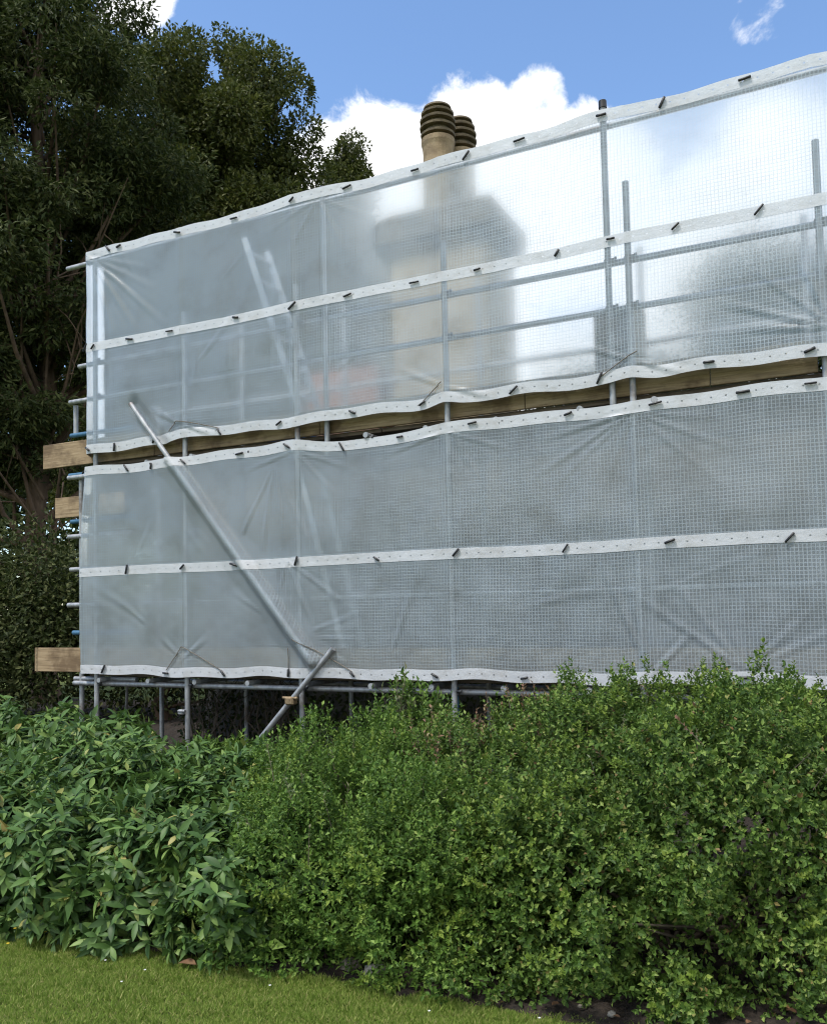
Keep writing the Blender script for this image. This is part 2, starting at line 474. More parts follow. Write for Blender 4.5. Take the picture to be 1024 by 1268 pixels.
# ------------------------------------------------------------------ leaves
def leaves_mesh(name, pos, axis, nrm, L, wid, mat, parent=None, big=False, droop=0.25):
    n = len(pos)
    axis = unit(axis)
    side = unit(np.cross(axis, nrm)); nr = unit(np.cross(side, axis))
    L = L[:, None]; wid = wid[:, None]
    if not big:
        b = pos
        c = pos + axis * L * 0.45
        tip = pos + axis * L - nr * L * droop * 0.6
        l = c + side * wid * .5 + nr * wid * .14
        r = c - side * wid * .5 + nr * wid * .14
        v = np.stack([b, r, tip, l], 1).reshape(-1, 3)
        i = np.arange(n)[:, None] * 4
        tris = np.concatenate([i + np.array([[0, 1, 2]]), i + np.array([[0, 2, 3]])], 0)
        return np_mesh(name, v, tris, None, mat, parent, smooth=False)
    P = []
    for (f, w) in ((0.0, .06), (.22, .66), (.5, 1.0), (.78, .68), (1.0, 0.03)):
        c = pos + axis * L * f - nr * L * droop * f * f
        P += [c + side * wid * w * .5 + nr * wid * .13 * w, c, c - side * wid * w * .5 + nr * wid * .13 * w]
    v = np.stack(P, 1).reshape(-1, 3)
    i = np.arange(n)[:, None] * 15
    q = []
    for k in range(4):
        a = k * 3
        q.append(i + np.array([[a, a + 1, a + 4, a + 3]]))
        q.append(i + np.array([[a + 1, a + 2, a + 5, a + 4]]))
    return np_mesh(name, v, None, np.concatenate(q, 0), mat, parent, smooth=True)


def shoots(base, dirs, length, nleaf, L, W_, spread, seed, whorl=False, lift=0.0):
    """leaves set along (or whorled at the tip of) little shoots"""
    r = np.random.default_rng(seed)
    n = len(base); dirs = unit(dirs)
    a = unit(np.cross(dirs, r.normal(size=(n, 3)))); b = np.cross(dirs, a)
    pos, ax, nr = [], [], []
    for j in range(nleaf):
        f = (j + .5) / nleaf
        ph = j * 2.39996 + r.uniform(0, .9, n) + (r.uniform(0, 6.28, n) if j == 0 else 0)
        rad = a * np.cos(ph)[:, None] + b * np.sin(ph)[:, None]
        if whorl:
            p = base + dirs * (length * (0.75 + .25 * f))[:, None]
            al = spread * (1.25 - .75 * f) + r.normal(0, .3, n)
        else:
            p = base + dirs * (length * f)[:, None]
            al = spread * (1.15 - .5 * f) + r.normal(0, .2, n)
        d = dirs * np.cos(al)[:, None] + rad * np.sin(al)[:, None]
        d[:, 2] += lift
        nn = dirs * np.sin(al)[:, None] - rad * np.cos(al)[:, None]
        nn = nn + r.normal(0, .25, (n, 3))
        nn[:, 2] += .5
        pos.append(p); ax.append(d); nr.append(nn)
    pos = np.concatenate(pos); ax = np.concatenate(ax); nr = np.concatenate(nr)
    k = len(pos)
    g = r.uniform(.45, 1.3, k)
    return pos, ax, nr, L * g, W_ * (.4 + .6 * g) * r.uniform(.75, 1.15, k)


def hull_points(n, blobs, seed, wob=0.1, wl=0.55, inner=0.0, gap=None, zmin=0.025, face=None):
    """points with outward directions on the joined surface of rounded lumps; blobs: (cx,cy,cz,rx,ry,rz)"""
    r = np.random.default_rng(seed)
    B = np.array(blobs, dtype=float)
    area = (B[:, 3] * B[:, 4] + B[:, 3] * B[:, 5] + B[:, 4] * B[:, 5])
    idx = r.choice(len(B), n * 2, p=area / area.sum())
    u = unit(r.normal(size=(n * 2, 3)))
    e = 3.2
    s = (np.abs(u) ** e).sum(1) ** (-1 / e)              # boxy lumps
    sp = u * s[:, None]
    c = B[idx, :3]; R = B[idx, 3:]
    p = c + sp * R
    nd_ = unit(np.sign(sp) * np.abs(sp) ** (e - 1) / R)
    w = Wob(wl, seed + 1); w2 = Wob(wl * .38, seed + 2)
    p = p + nd_ * (wob * w(p) + wob * .28 * w2(p))[:, None]
    p = p - nd_ * (np.abs(r.normal(0, .05, len(p))) + inner)[:, None]
    keep = p[:, 2] > zmin
    for i in range(len(B)):
        dd = (np.abs((p - B[i, :3]) / np.maximum(B[i, 3:] * 0.93 - inner, .02)) ** e).sum(1)
        keep &= ~((dd < 1) & (idx != i))
    if gap is not None:
        keep &= Wob(gap[0], seed + 5)(p) < gap[1]
    if face is not None:
        keep &= (nd_ @ np.array(face)) > -0.45
    p, nd_ = p[keep][:n], nd_[keep][:n]
    return p, nd_


def branch_mesh(name, base_pts, tips, r0, mat, parent, seed, shoots_=()):
    """twiggy stems rising from the ground to points inside a bush"""
    r = np.random.default_rng(seed); mb = MB()
    for t in tips:
        b = base_pts[r.integers(len(base_pts))]
        b = np.array(b); t = np.array(t)
        m = b * .45 + t * .55 + r.normal(0, .05, 3); m[2] = b[2] + (t[2] - b[2]) * .5
        mb.path([b, m, t], [r0, r0 * .7, r0 * .3], 5)
    for (ep, ed, el) in shoots_:
        for q, dd, l in zip(ep, unit(ed), el): mb.tube(q - dd * .05, q + dd * l, .0025, .0012, 4)
    return mb.build(name, mat, parent)


# ------------------------------------------------------------------ camera
CAM_EYE = Vector((0, 0, 1.55))
pitch, roll, sy = 0.05359, -0.02279, 59.40835
fw = Vector((0, math.cos(pitch), math.sin(pitch))); up0 = Vector((0, -math.sin(pitch), math.cos(pitch))); r0 = Vector((1, 0, 0))
rt = r0 * math.cos(roll) + up0 * math.sin(roll); up = -r0 * math.sin(roll) + up0 * math.cos(roll)
cd = bpy.data.cameras.new('camera'); cam = bpy.data.objects.new('camera', cd); COL.objects.link(cam)
cam.matrix_world = Matrix(((rt.x, up.x, -fw.x, 0), (rt.y, up.y, -fw.y, 0), (rt.z, up.z, -fw.z, CAM_EYE.z), (0, 0, 0, 1)))
cd.sensor_fit = 'HORIZONTAL'; cd.sensor_width = 36.0; cd.lens = 36.0 * 1100 / 1024
cd.shift_y = sy / 1024
cd.clip_start = 0.05; cd.clip_end = 2000
scene.camera = cam

# ------------------------------------------------------------------ light: soft sun through thin cloud, sky with cumulus
SUN_EL, SUN_AZ = math.radians(62), math.radians(-128)       # azimuth from +Y towards +X: behind and left of the viewer
sd = Vector((math.sin(SUN_AZ) * math.cos(SUN_EL), math.cos(SUN_AZ) * math.cos(SUN_EL), math.sin(SUN_EL)))
ld = bpy.data.lights.new('sun', 'SUN'); ld.energy = 1.75; ld.angle = math.radians(12); ld.color = (1, .95, .87)
lo = bpy.data.objects.new('sun', ld); COL.objects.link(lo)
lo.rotation_euler = (-sd).to_track_quat('-Z', 'Y').to_euler(); lo.location = (0, 0, 30)

world = bpy.data.worlds.new('World'); scene.world = world; world.use_nodes = True
nt = world.node_tree; nt.nodes.clear()
wout = nt.nodes.new('ShaderNodeOutputWorld')
sky = nt.nodes.new('ShaderNodeTexSky'); sky.sky_type = 'NISHITA'; sky.sun_disc = False
sky.sun_elevation = SUN_EL; sky.sun_rotation = SUN_AZ; sky.air_density = 1.0; sky.dust_density = 0.2; sky.ozone_density = 3.0
bg1 = nt.nodes.new('ShaderNodeBackground'); bg1.inputs['Strength'].default_value = 0.118
hs = nt.nodes.new('ShaderNodeHueSaturation'); hs.inputs['Saturation'].default_value = 1.04; nt.links.new(sky.outputs[0], hs.inputs['Color'])
nt.links.new(hs.outputs[0], bg1.inputs['Color'])
dirv = coord(nt, 'Generated')
# banks of cumulus by bearing: direction, angular radius, weight
BANKS = [((-.03, .91, .415), .125, 1.0), ((.07, .905, .425), .12, 1.0), ((.135, .857, .50), .04, .8), ((.165, .895, .405), .12, 1.0),
         ((.36, .83, .43), .075, .8), ((.32, .885, .34), .13, 1.0), ((.0, .965, .25), .2, .9), ((.3, .96, .15), .2, .9), ((.15, .97, .15), .22, .8),
         ((-.25, .80, .585), .05, .75), ((.325, .78, .535), .04, .42), ((-.7, .7, .3), .4, .7), ((.9, .3, .35), .5, .7), ((-.3, -.8, .5), .7, .8), ((.5, -.6, .55), .6, .8)]
tot = None
for (d, rad, wgt) in BANKS:
    d = Vector(d).normalized()
    vd = nd(nt, 'ShaderNodeVectorMath', {'operation': 'DISTANCE'}); nt.links.new(dirv, vd.inputs[0]); vd.inputs[1].default_value = d
    mr = nt.nodes.new('ShaderNodeMapRange'); mr.interpolation_type = 'SMOOTHSTEP'
    nt.links.new(vd.outputs['Value'], mr.inputs['Value'])
    mr.inputs['From Min'].default_value = rad * 1.25; mr.inputs['From Max'].default_value = rad * 0.45
    mr.inputs['To Min'].default_value = 0; mr.inputs['To Max'].default_value = wgt
    tot = mr.outputs[0] if tot is None else math_n(nt, 'MAXIMUM', tot, mr.outputs[0])
n1 = noise(nt, dirv, 13, 12, 0.62, 0.35)
n2 = noise(nt, dirv, 3.5, 5, 0.55)
dens = math_n(nt, 'ADD', tot, math_n(nt, 'MULTIPLY', math_n(nt, 'SUBTRACT', n1, 0.5), 1.65))
mask = ramp(nt, dens, [(0.36, (0, 0, 0)), (0.66, (1, 1, 1))], 'EASE')
shade = math_n(nt, 'ADD', math_n(nt, 'MULTIPLY', n1, .6), math_n(nt, 'MULTIPLY', n2, .5))
ccol = ramp(nt, shade, [(0.30, (.66, .74, .86)), (0.52, (1, 1, 1))])
bg2 = nt.nodes.new('ShaderNodeBackground'); bg2.inputs['Strength'].default_value = .66
nt.links.new(ccol, bg2.inputs['Color'])
ms = nd(nt, 'ShaderNodeMixShader', Fac=mask); nt.links.new(bg1.outputs[0], ms.inputs[1]); nt.links.new(bg2.outputs[0], ms.inputs[2])
nt.links.new(ms.outputs[0], wout.inputs['Surface'])

scene.view_settings.view_transform = 'Standard'; scene.view_settings.look = 'None'
scene.view_settings.exposure = 1.1; scene.view_settings.gamma = 1.0
scene.cycles.use_denoising = True; scene.cycles.filter_width = 1.15
scene.cycles.max_bounces = 8; scene.cycles.diffuse_bounces = 3; scene.cycles.transmission_bounces = 6; scene.cycles.transparent_max_bounces = 12
scene.cycles.caustics_reflective = False; scene.cycles.caustics_refractive = True
scene.cycles.sample_clamp_indirect = 6.0
scene.cycles.use_adaptive_sampling = True; scene.cycles.adaptive_threshold = 0.01

# ------------------------------------------------------------------ ground
def ground_material():
    m, nt, out = new_mat('turf'); g = nt.nodes.new('ShaderNodeNewGeometry').outputs['Position']
    a = noise(nt, g, 1.3, 5, .6); b = noise(nt, g, 40, 4, .7)
    c1 = ramp(nt, a, [(.35, (.09, .13, .022)), (.6, (.15, .19, .036))])
    mx = nd(nt, 'ShaderNodeMix', {'data_type': 'RGBA', 'blend_type': 'MULTIPLY'}); mx.inputs[0].default_value = .8
    nt.links.new(c1, mx.inputs[6]); nt.links.new(ramp(nt, b, [(.3, (.45, .4, .3)), (.65, (1.1, 1.1, 1.1))]), mx.inputs[7])
    bs = nd(nt, 'ShaderNodeBsdfPrincipled', Base_Color=mx.outputs[2], Roughness=.9)
    bn = nd(nt, 'ShaderNodeBump', Height=b, Strength=.8); bn.inputs['Distance'].default_value = .02
    nt.links.new(bn.outputs[0], bs.inputs['Normal']); nt.links.new(bs.outputs[0], out.inputs['Surface'])
    return m


gv = [(-400, -400, 0), (400, -400, 0), (400, 400, 0), (-400, 400, 0)]
gm = MB(); gm.add(gv, [(0, 1, 2, 3)])
tag(gm.build('ground', ground_material()), kind='structure')

# soil bed: its garden edge follows the foot of the shrubs
EDGE = np.array([(-6.5, 6.2), (-3.5, 5.05), (-2.02, 4.46), (-1.35, 4.16), (-.75, 3.90), (-.30, 3.72), (.12, 3.52), (.52, 3.36), (.80, 3.24), (1.1, 3.12), (1.5, 2.98), (3.0, 2.5), (6.0, 1.5)])
def edge_y(x):
    return np.interp(x, EDGE[:, 0], EDGE[:, 1])


def soil_bed():
    xs = np.arange(-6.4, 5.9, .03); ws = np.concatenate([np.linspace(0, .9, 40), np.linspace(1.0, 10, 22)])
    X, Q = np.meshgrid(xs, ws, indexing='ij')
    ed = edge_y(X) + .03 * np.sin(X * 9) + .02 * np.sin(X * 23 + 1)
    Y = ed + Q
    p = np.stack([X, Y, X * 0], -1)
    h = .012 * Wob(.18, 3)(p) + .008 * Wob(.06, 4)(p) + .03 * np.clip(Q / .5, 0, 1)
    Zc = np.where(Q < .02, -.01, .012 + np.maximum(h, -.008))
    v = np.stack([X, Y, Zc], -1).reshape(-1, 3)
    nx, nq = X.shape
    i = (np.arange(nx - 1)[:, None] * nq + np.arange(nq - 1)[None]).ravel()
    quads = np.stack([i, i + nq, i + nq + 1, i + 1], 1)
    mat = solid('bed_soil', [(.3, (.012, .009, .006)), (.5, (.028, .020, .014)), (.75, (.06, .045, .033))], 22, .95, 0, None, .9, 70)
    tag(np_mesh('soil_bed', v, None, quads, mat), kind='structure')


soil_bed()


def lawn():
    r = np.random.default_rng(5)
    n = 330000
    x = r.uniform(-5.2, 3.0, n); lo_ = 2.4
    y = lo_ + (edge_y(x) + .03 + np.abs(r.normal(0, .035, n)) * (r.random(n) < .25) - lo_) * np.sqrt(r.random(n))
    keep = np.abs(x) < .55 * y + 1.75
    x, y = x[keep], y[keep]; n = len(x)
    p = np.stack([x, y, np.zeros(n)], 1)
    tuft = Wob(.12, 8)(p); patch = Wob(.9, 9)(p)
    h = (.017 + .007 * tuft + .005 * patch + r.uniform(0, .012, n)).clip(.007, .05)
    tall = r.random(n) < .006; h[tall] *= 1.7
    az = r.uniform(0, 2 * PI, n); lean = r.uniform(.2, 1.1, n)
    ax = np.stack([np.cos(az) * np.sin(lean), np.sin(az) * np.sin(lean), np.cos(lean)], 1)
    nr = np.stack([-np.sin(az), np.cos(az), np.zeros(n)], 1) + r.normal(0, .3, (n, 3))
    o = leaves_mesh('lawn_grass', p, ax, nr, h, .0045 * r.uniform(.6, 1.4, n), M['grass'])
    tag(o, 'short yellowish green lawn grass in front of the shrubs', 'grass', kind='stuff')


lawn()

# ------------------------------------------------------------------ shrubs and hedge
FACE = (0, -1, .35)


def shrub(name, label, blobs, n, mat, seed, kind='small', group=None, gap=None, wob=.09, wl=.5, extra=None, growth=None, lift=.35, L=.030, Wd=.016, slen=.09, base=None, cat='shrub'):
    b = np.array(blobs); c = b[:, :3].mean(0)
    root = empty(name, (float(c[0]), float(c[1]), 0.0)); tag(root, label, cat, group)
    r = np.random.default_rng(seed)
    # outer skin
    p, d = hull_points(n, blobs, seed, wob, wl, 0, gap, face=FACE)
    dirs = unit(d + r.normal(0, .42, d.shape) + np.array([0, 0, lift]))
    if kind == 'small':
        args = shoots(p - dirs * slen * .5, dirs, slen * r.uniform(.6, 1.5, len(p)), 9, L, Wd, .95, seed)
        leaves_mesh('foliage', *args, mat, root)
    else:
        args = shoots(p - dirs * slen * .7, dirs, slen * r.uniform(.7, 1.3, len(p)), 9, L, Wd, 1.28, seed, whorl=True, lift=-.38)
        leaves_mesh('foliage', *args, mat, root, big=True, droop=.28)
    if growth is not None:      # flushes of young leaves on some of the lumps
        k = (Wob(.42, seed + 9)(p) > .42) & (r.random(len(p)) < .5)
        pg, dg_ = p[k] + d[k] * .02, unit(d[k] + r.normal(0, .4, d[k].shape) + np.array([0, 0, .6]))
        leaves_mesh('young_foliage', *shoots(pg, dg_, slen * r.uniform(.5, 1.0, len(pg)), 9, L, Wd, .9, seed + 33), growth, root)
    # the deeper layer that closes the bush
    p2, d2 = hull_points(int(n * .8), blobs, seed + 50, wob, wl, .14, None, face=FACE)
    dirs2 = unit(d2 + r.normal(0, .6, d2.shape))
    a2 = shoots(p2 - dirs2 * .05, dirs2, np.full(len(p2), slen * 1.3), 7, L * 1.25, Wd * 1.3, 1.05, seed + 51)
    leaves_mesh('inner_foliage', *a2, mat, root)
    tips = p2[r.choice(len(p2), min(70, len(p2)), replace=False)]
    feet = [(c[0] + r.normal(0, b[:, 3].max() * .5), c[1] + r.normal(0, .15), 0.0) for _ in range(9)] if base is None else base
    branch_mesh('branches', feet, tips, .012, M['twig'], root, seed + 52, [e[2:5] for e in (extra or ())])
    if extra:
        for (nm, e_mat, ep, ed, el, en, eL, eW) in extra:
            a3 = shoots(ep, ed, el, en, eL, eW, .85, seed + 60)
            leaves_mesh(nm, *a3, e_mat, root)
    return root


def tips_on(blobs, n, seed, cond=None, len_=(.08, .16), upw=.8):
    p, d = hull_points(n * 12, blobs, seed, .09, .5, 0, None, face=(0, -1, .5))
    if cond is not None:
        k = cond(p); p, d = p[k], d[k]
    p, d = p[:n], d[:n]
    r = np.random.default_rng(seed + 1)
    dd = unit(d * .5 + r.normal(0, .3, d.shape) + np.array([0, 0, upw]))
    return p, dd, r.uniform(*len_, len(p))


# big-leaved evergreen, left
bl = [(-2.55, 5.25, .18, .95, .80, .42), (-1.55, 4.82, .14, .75, .62, .42), (-1.10, 4.42, .10, .45, .38, .40), (-2.05, 5.9, .2, 1.0, .7, .38), (-3.6, 5.9, .2, .9, .8, .45), (-1.1, 5.3, .15, .5, .55, .42), (-.80, 4.20, .08, .34, .30, .42)]
shrub('laurel_shrub', 'broad evergreen shrub with long blue-green leaves, sprawling onto the lawn below the left scaffold end', bl, 5000, M['laurel'], 21, 'big', gap=(.4, .85), wob=.13, wl=.5, L=.080, Wd=.029, slen=.08, lift=.45)
bl2 = [(-3.05, 7.0, .30, .85, .6, .44), (-3.9, 7.2, .32, .8, .6, .46), (-2.35, 6.75, .25, .45, .5, .38)]
shrub('laurel_shrub', 'big-leaved evergreen shrub standing behind the sprawling one, near the first scaffold tubes', bl2, 1300, M['laurel'], 22, 'big', wob=.12, wl=.5, L=.100, Wd=.039, slen=.09, lift=.55)

# fine-leaved shrub in the middle
bm_ = [(-.46, 4.23, .18, .46, .42, .48), (-.35, 4.70, .36, .55, .5, .46), (.12, 4.02, .18, .5, .42, .50), (-.55, 5.2, .3, .4, .45, .40), (-.1, 5.2, .38, .4, .45, .45)]
ep = tips_on(bm_, 60, 31, lambda p: p[:, 2] > .5)
shrub('privet_shrub', 'bright green fine-leaved shrub in the middle, between the long-leaved shrub and the tall hedge', bm_, 11500, M['privet'], 23, gap=(.34, .72), wob=.13, wl=.36, L=.025, Wd=.0135, slen=.09, lift=.5, growth=M['lime'],
      extra=[('young_foliage', M['pale'], *ep, 8, .028, .014)])

# tall clipped hedge on the right
bh = [(.70, 3.98, .24, .55, .60, .60), (1.02, 3.80, .14, .42, .46, .50), (1.42, 3.90, .30, .62, .62, .74), (2.25, 3.68, .22, .65, .64, .74), (3.1, 3.41, .24, .7, .65, .74), (1.25, 4.75, .44, .75, .6, .60), (2.2, 4.65, .40, .9, .7, .58)]
e1 = tips_on(bh, 45, 41, lambda p: (p[:, 2] > .8), (.04, .09), .5)
e2 = tips_on(bh, 40, 43, lambda p: (p[:, 2] > .55), (.05, .1), .5)
shrub('hedge', 'tall dense small-leaved evergreen hedge with rounded top, before the right end of the sheeting', bh, 27000, M['box'], 24, gap=(.34, .66), wob=.15, wl=.32, L=.0235, Wd=.016, slen=.065, lift=.18, growth=M['lime'],
      extra=[('young_foliage', M['pale'], *e1, 7, .024, .013), ('russet_foliage', M['russet'], *e2, 8, .028, .013)], cat='hedge')

# pinkish-tipped shrub between them, behind
bp = [(.42, 4.85, .42, .50, .42, .44), (.75, 5.05, .46, .4, .4, .48), (.2, 5.15, .36, .3, .4, .40)]
e3 = tips_on(bp, 230, 45, lambda p: p[:, 2] > .62, (.06, .13), .7)
shrub('pieris_shrub', 'shrub with pinkish buff young shoots, showing between the fine-leaved shrub and the tall hedge', bp, 5000, M['box'], 25, wob=.11, wl=.36, L=.024, Wd=.014, slen=.09, lift=.5,
      extra=[('pink_foliage', M['russet'], *e3, 9, .028, .013)])

# loose sapling tips standing above the middle
bs_ = [(-.05, 5.55, .46, .2, .2, .46)]
e4 = tips_on(bs_, 30, 47, lambda p: p[:, 2] > .7, (.1, .24), 1.1)
shrub('sapling', 'loose upright sapling with pale leaf tips, reaching the bottom hem of the lower sheet', bs_, 500, M['privet'], 26, wob=.1, wl=.3, L=.045, Wd=.022, slen=.13, lift=.8,
      extra=[('young_foliage', M['pale'], *e4, 9, .045, .02)])
# plants in the gloom under the scaffold
for (cx, cy, hh, lab, sd_) in ((-1.78, 7.9, .18, 'small green plant in the dark under the scaffold beside the second tube', 61), (-1.30, 6.7, .20, 'leafy green plant standing right of the second scaffold tube, below the lower hem', 62)):
    bb = [(cx, cy, hh, .26, .25, hh * .9)]
    shrub('leafy_plant', lab, bb, 260, M['privet'], sd_, wob=.12, wl=.3, L=.06, Wd=.03, slen=.14, lift=.7, cat='plant')

# ------------------------------------------------------------------ litter, stones, flowers
def dead_leaf(i, x, y, z, s, label):
    mb = MB(); a = random.uniform(0, 6.28)
    n = 7
    for k in range(n):
        pass
    ca, sa = math.cos(a), math.sin(a)
    prof = [(0, .02), (.2, .26), (.5, .36), (.8, .22), (1, .01)]
    vs = []
    for (f, w) in prof:
        cz = .10 * math.sin(f * PI) + random.uniform(-.02, .05)
        for sgn, dz in ((1, .14), (0, 0), (-1, .14)):
            lx, ly = (f - .5), sgn * w
            vs.append((x + s * (lx * ca - ly * sa), y + s * (lx * sa + ly * ca), z + s * (cz + dz * w * 2)))
    fs = []
    for k in range(len(prof) - 1):
        fs += [(k * 3, k * 3 + 1, k * 3 + 4, k * 3 + 3), (k * 3 + 1, k * 3 + 2, k * 3 + 5, k * 3 + 4)]
    mb.add(vs, fs, True)
    o = mb.build('dead_leaf', M['dead_leaf'])
    tag(o, label, 'leaf', 'dead leaves on the bed edge')


for i in range(16):
    x = random.uniform(-.1, 1.75)
    y = float(edge_y(x)) + random.uniform(.02, .34)
    dead_leaf(i, x, y, .042, random.uniform(.025, .045), 'dry brown leaf lying on the bare soil under the hedge')
dead_leaf(90, -1.02, 3.93, .03, .085, 'large reddish brown leaf lying on the grass edge under the long-leaved shrub')


def rock(name, x, y, z, s, mat, label, cat, seed, group=None):
    r = np.random.default_rng(seed); mb = MB()
    nu, nv = 14, 9; vs = []; w = Wob(.9, seed)
    for j in range(nv + 1):
        th = PI * j / nv
        for i in range(nu):
            ph = 2 * PI * i / nu
            u = np.array([math.sin(th) * math.cos(ph), math.sin(th) * math.sin(ph), math.cos(th)])
            k = 1 + .22 * float(w(u[None])[0])
            vs.append((x + s[0] * u[0] * k, y + s[1] * u[1] * k, z + s[2] * u[2] * k))
    fs = [(j * nu + i, j * nu + (i + 1) % nu, (j + 1) * nu + (i + 1) % nu, (j + 1) * nu + i) for j in range(nv) for i in range(nu)]
    mb.add(vs, fs, True)
    o = mb.build(name, mat); tag(o, label, cat, group); return o


rock('stone', -.20, 3.78, .045, (.042, .03, .028), M['stone_pale'], 'pale rounded stone lying on the soil at the lawn edge', 'stone', 3)
rock('stone', -.30, 3.86, .04, (.045, .035, .026), M['pebble'], 'brownish stone half hidden under the hedge beside the pale one', 'stone', 4)
for i in range(7):
    x = random.uniform(.2, 1.7); y = float(edge_y(x)) + random.uniform(.04, .25); s = random.uniform(.008, .018)
    rock('pebble', x, y, .03, (s, s * .8, s * .7), M['stone_pale'] if i % 3 == 0 else M['pebble'], 'small pebble on the bare soil strip under the hedge', 'pebble', 30 + i, 'pebbles on the soil strip')


def flower(x, y, h, yellow):
    root = empty('buttercup' if yellow else 'daisy', (x, y, 0))
    tag(root, 'small yellow buttercup in the grass at the lawn edge by the long-leaved shrub' if yellow else 'small white daisy in the short lawn grass', 'flower', 'yellow buttercups at the lawn edge' if yellow else 'white daisies in the lawn')
    s = MB(); s.tube((x, y, 0), (x + random.uniform(-.01, .01), y, h), .0012, .001, 5); s.build('stem', M['grass'], root)
    p = MB(); R = .009 if yellow else .0065; k = 5 if yellow else 11
    for j in range(k):
        a = 2 * PI * j / k; w = .75 * 2 * PI / k / 2
        p.add([(x, y, h), (x + R * .7 * math.cos(a - w), y + R * .7 * math.sin(a - w), h + .003), (x + R * math.cos(a), y + R * math.sin(a), h + .004), (x + R * .7 * math.cos(a + w), y + R * .7 * math.sin(a + w), h + .003)], [(0, 1, 2, 3)])
    p.build('petals', M['yellow_petal'] if yellow else M['white_petal'], root)


for (x, y) in [(-1.93, 4.30), (-1.86, 4.29), (-1.83, 4.22), (-1.72, 4.24), (-1.98, 4.18), (-1.79, 4.31), (-1.55, 4.12), (-1.9, 4.16)]:
    flower(x, y, random.uniform(.035, .07), True)
for (x, y) in [(-1.38, 3.95), (-1.18, 3.86), (-.62, 3.68), (.02, 3.42), (.42, 3.32), (-1.24, 3.74)]:
    flower(x, y, random.uniform(.03, .045), False)


# ------------------------------------------------------------------ trees
def clump_leaves(clumps, per, L, Wd, seed, flat=0.0, hang=0.0):
    r = np.random.default_rng(seed)
    C = np.array(clumps, dtype=float); k = len(C)
    size = C[:, 3:].prod(1) ** (2 / 3); cnt = (per * size / size.mean()).astype(int)
    idx = np.repeat(np.arange(k), cnt); n = len(idx)
    u = unit(r.normal(size=(n, 3)))
    rad = r.uniform(.35, 1, n) ** .55
    w = Wob(.9, seed + 1); w2 = Wob(.35, seed + 2)
    p = C[idx, :3] + u * C[idx, 3:] * rad[:, None]
    p += u * (.22 * w(p) + .12 * w2(p))[:, None] * C[idx, 3:4]
    ax = unit(u * np.array([1, 1, 1 - flat]) + r.normal(0, .7, (n, 3)) + np.array([0, 0, -hang]))
    nr = r.normal(0, .7, (n, 3)) + u * .5 + np.array([0, 0, .7])
    return p, ax, nr, L * r.uniform(.6, 1.3, n), Wd * r.uniform(.7, 1.25, n)


def limbs(name, foot, top, r0, clumps, mat, parent, seed, share=1.0, bare=None):
    r = np.random.default_rng(seed); mb = MB()
    foot = Vector(foot); top = Vector(top)
    pts = []; rad = []
    for i in range(9):
        f = i / 8
        pts.append(foot.lerp(top, f) + Vector((r.normal(0, .12), r.normal(0, .12), 0)) * (f > 0)); rad.append(r0 * (1 - .8 * f) * (1.35 if i == 0 else 1))
    mb.path(pts, rad, 10)
    tr = mb.build('trunk', mat, parent)
    lb = MB()
    for c in clumps:
        if r.random() > share: continue
        e = Vector(c[:3])
        f = min(max((e.z - foot.z) / max(top.z - foot.z, .1) - .16, .08), .92)
        b = foot.lerp(top, f); m = b.lerp(e, .5) + Vector((r.normal(0, .15), r.normal(0, .15), -.10 * (e - b).length))
        q = r0 * .34 * (1 - .6 * f)
        lb.path([b, m, e], [q, q * .65, q * .2], 6)
    if bare:
        for (a, b) in bare:
            a = Vector(a); b = Vector(b)
            m1 = a.lerp(b, .35) + Vector((0, 0, .15)); m2 = a.lerp(b, .7) + Vector((r.normal(0, .1), 0, .1))
            lb.path([a, m1, m2, b], [.030, .024, .015, .005], 6)
            for q in range(7):
                s = a.lerp(b, r.uniform(.25, .95)); e = s + Vector((r.normal(0, .5), r.normal(0, .4), r.normal(.1, .5)))
                lb.path([s, s.lerp(e, .5) + Vector((0, 0, .08)), e], [.016, .010, .003], 4)
    lb.build('branches', mat, parent)


def tree(name, label, foot, top, r0, clumps, per, L, Wd, mat, seed, flat=0, hang=0, share=1.0, bare=None, cat='tree', group=None, bark='bark'):
    root = empty(name, foot); tag(root, label, cat, group)
    limbs('trunk', foot, top, r0, clumps, M[bark], root, seed, share, bare)
    a = clump_leaves(clumps, per, L, Wd, seed + 7, flat, hang)
    leaves_mesh('crown', *a, mat, root)
    return root


def crown(c, R, n, seed, cr=(.8, 1.4), squash=.8, zcut=None, shell=.55):
    r = np.random.default_rng(seed); out = []
    for i in range(n):
        u = unit(r.normal(size=3)); f = r.uniform(shell, 1.0)
        p = np.array(c) + u * np.array(R) * f
        if zcut is not None and p[2] < zcut: p[2] = zcut + abs(r.normal(0, .5))
        s = r.uniform(*cr)
        out.append((*p, s, s, s * squash))
    return out


# rounded evergreen oak behind the left of the scaffold
tree('evergreen_oak', 'tall rounded evergreen oak with olive crown, directly behind the upper left of the sheeting', (-5.0, 22, 0), (-4.9, 22, 13.5), .5,
     crown((-4.6, 22.0, 12.3), (2.35, 2.4, 4.5), 120, 71, (.5, .95), .8, None, .35) + crown((-7.2, 22.6, 10.2), (2.6, 2.4, 5.6), 60, 72, (.7, 1.2), .8) + crown((-3.2, 22.0, 10.4), (1.0, 1.2, 1.9), 34, 78, (.4, .75), .8) + crown((-4.5, 21.5, 5.2), (3.6, 1.6, 3.0), 40, 77, (.8, 1.3), .8), 1600, .115, .065, M['oak'], 73, share=.45)
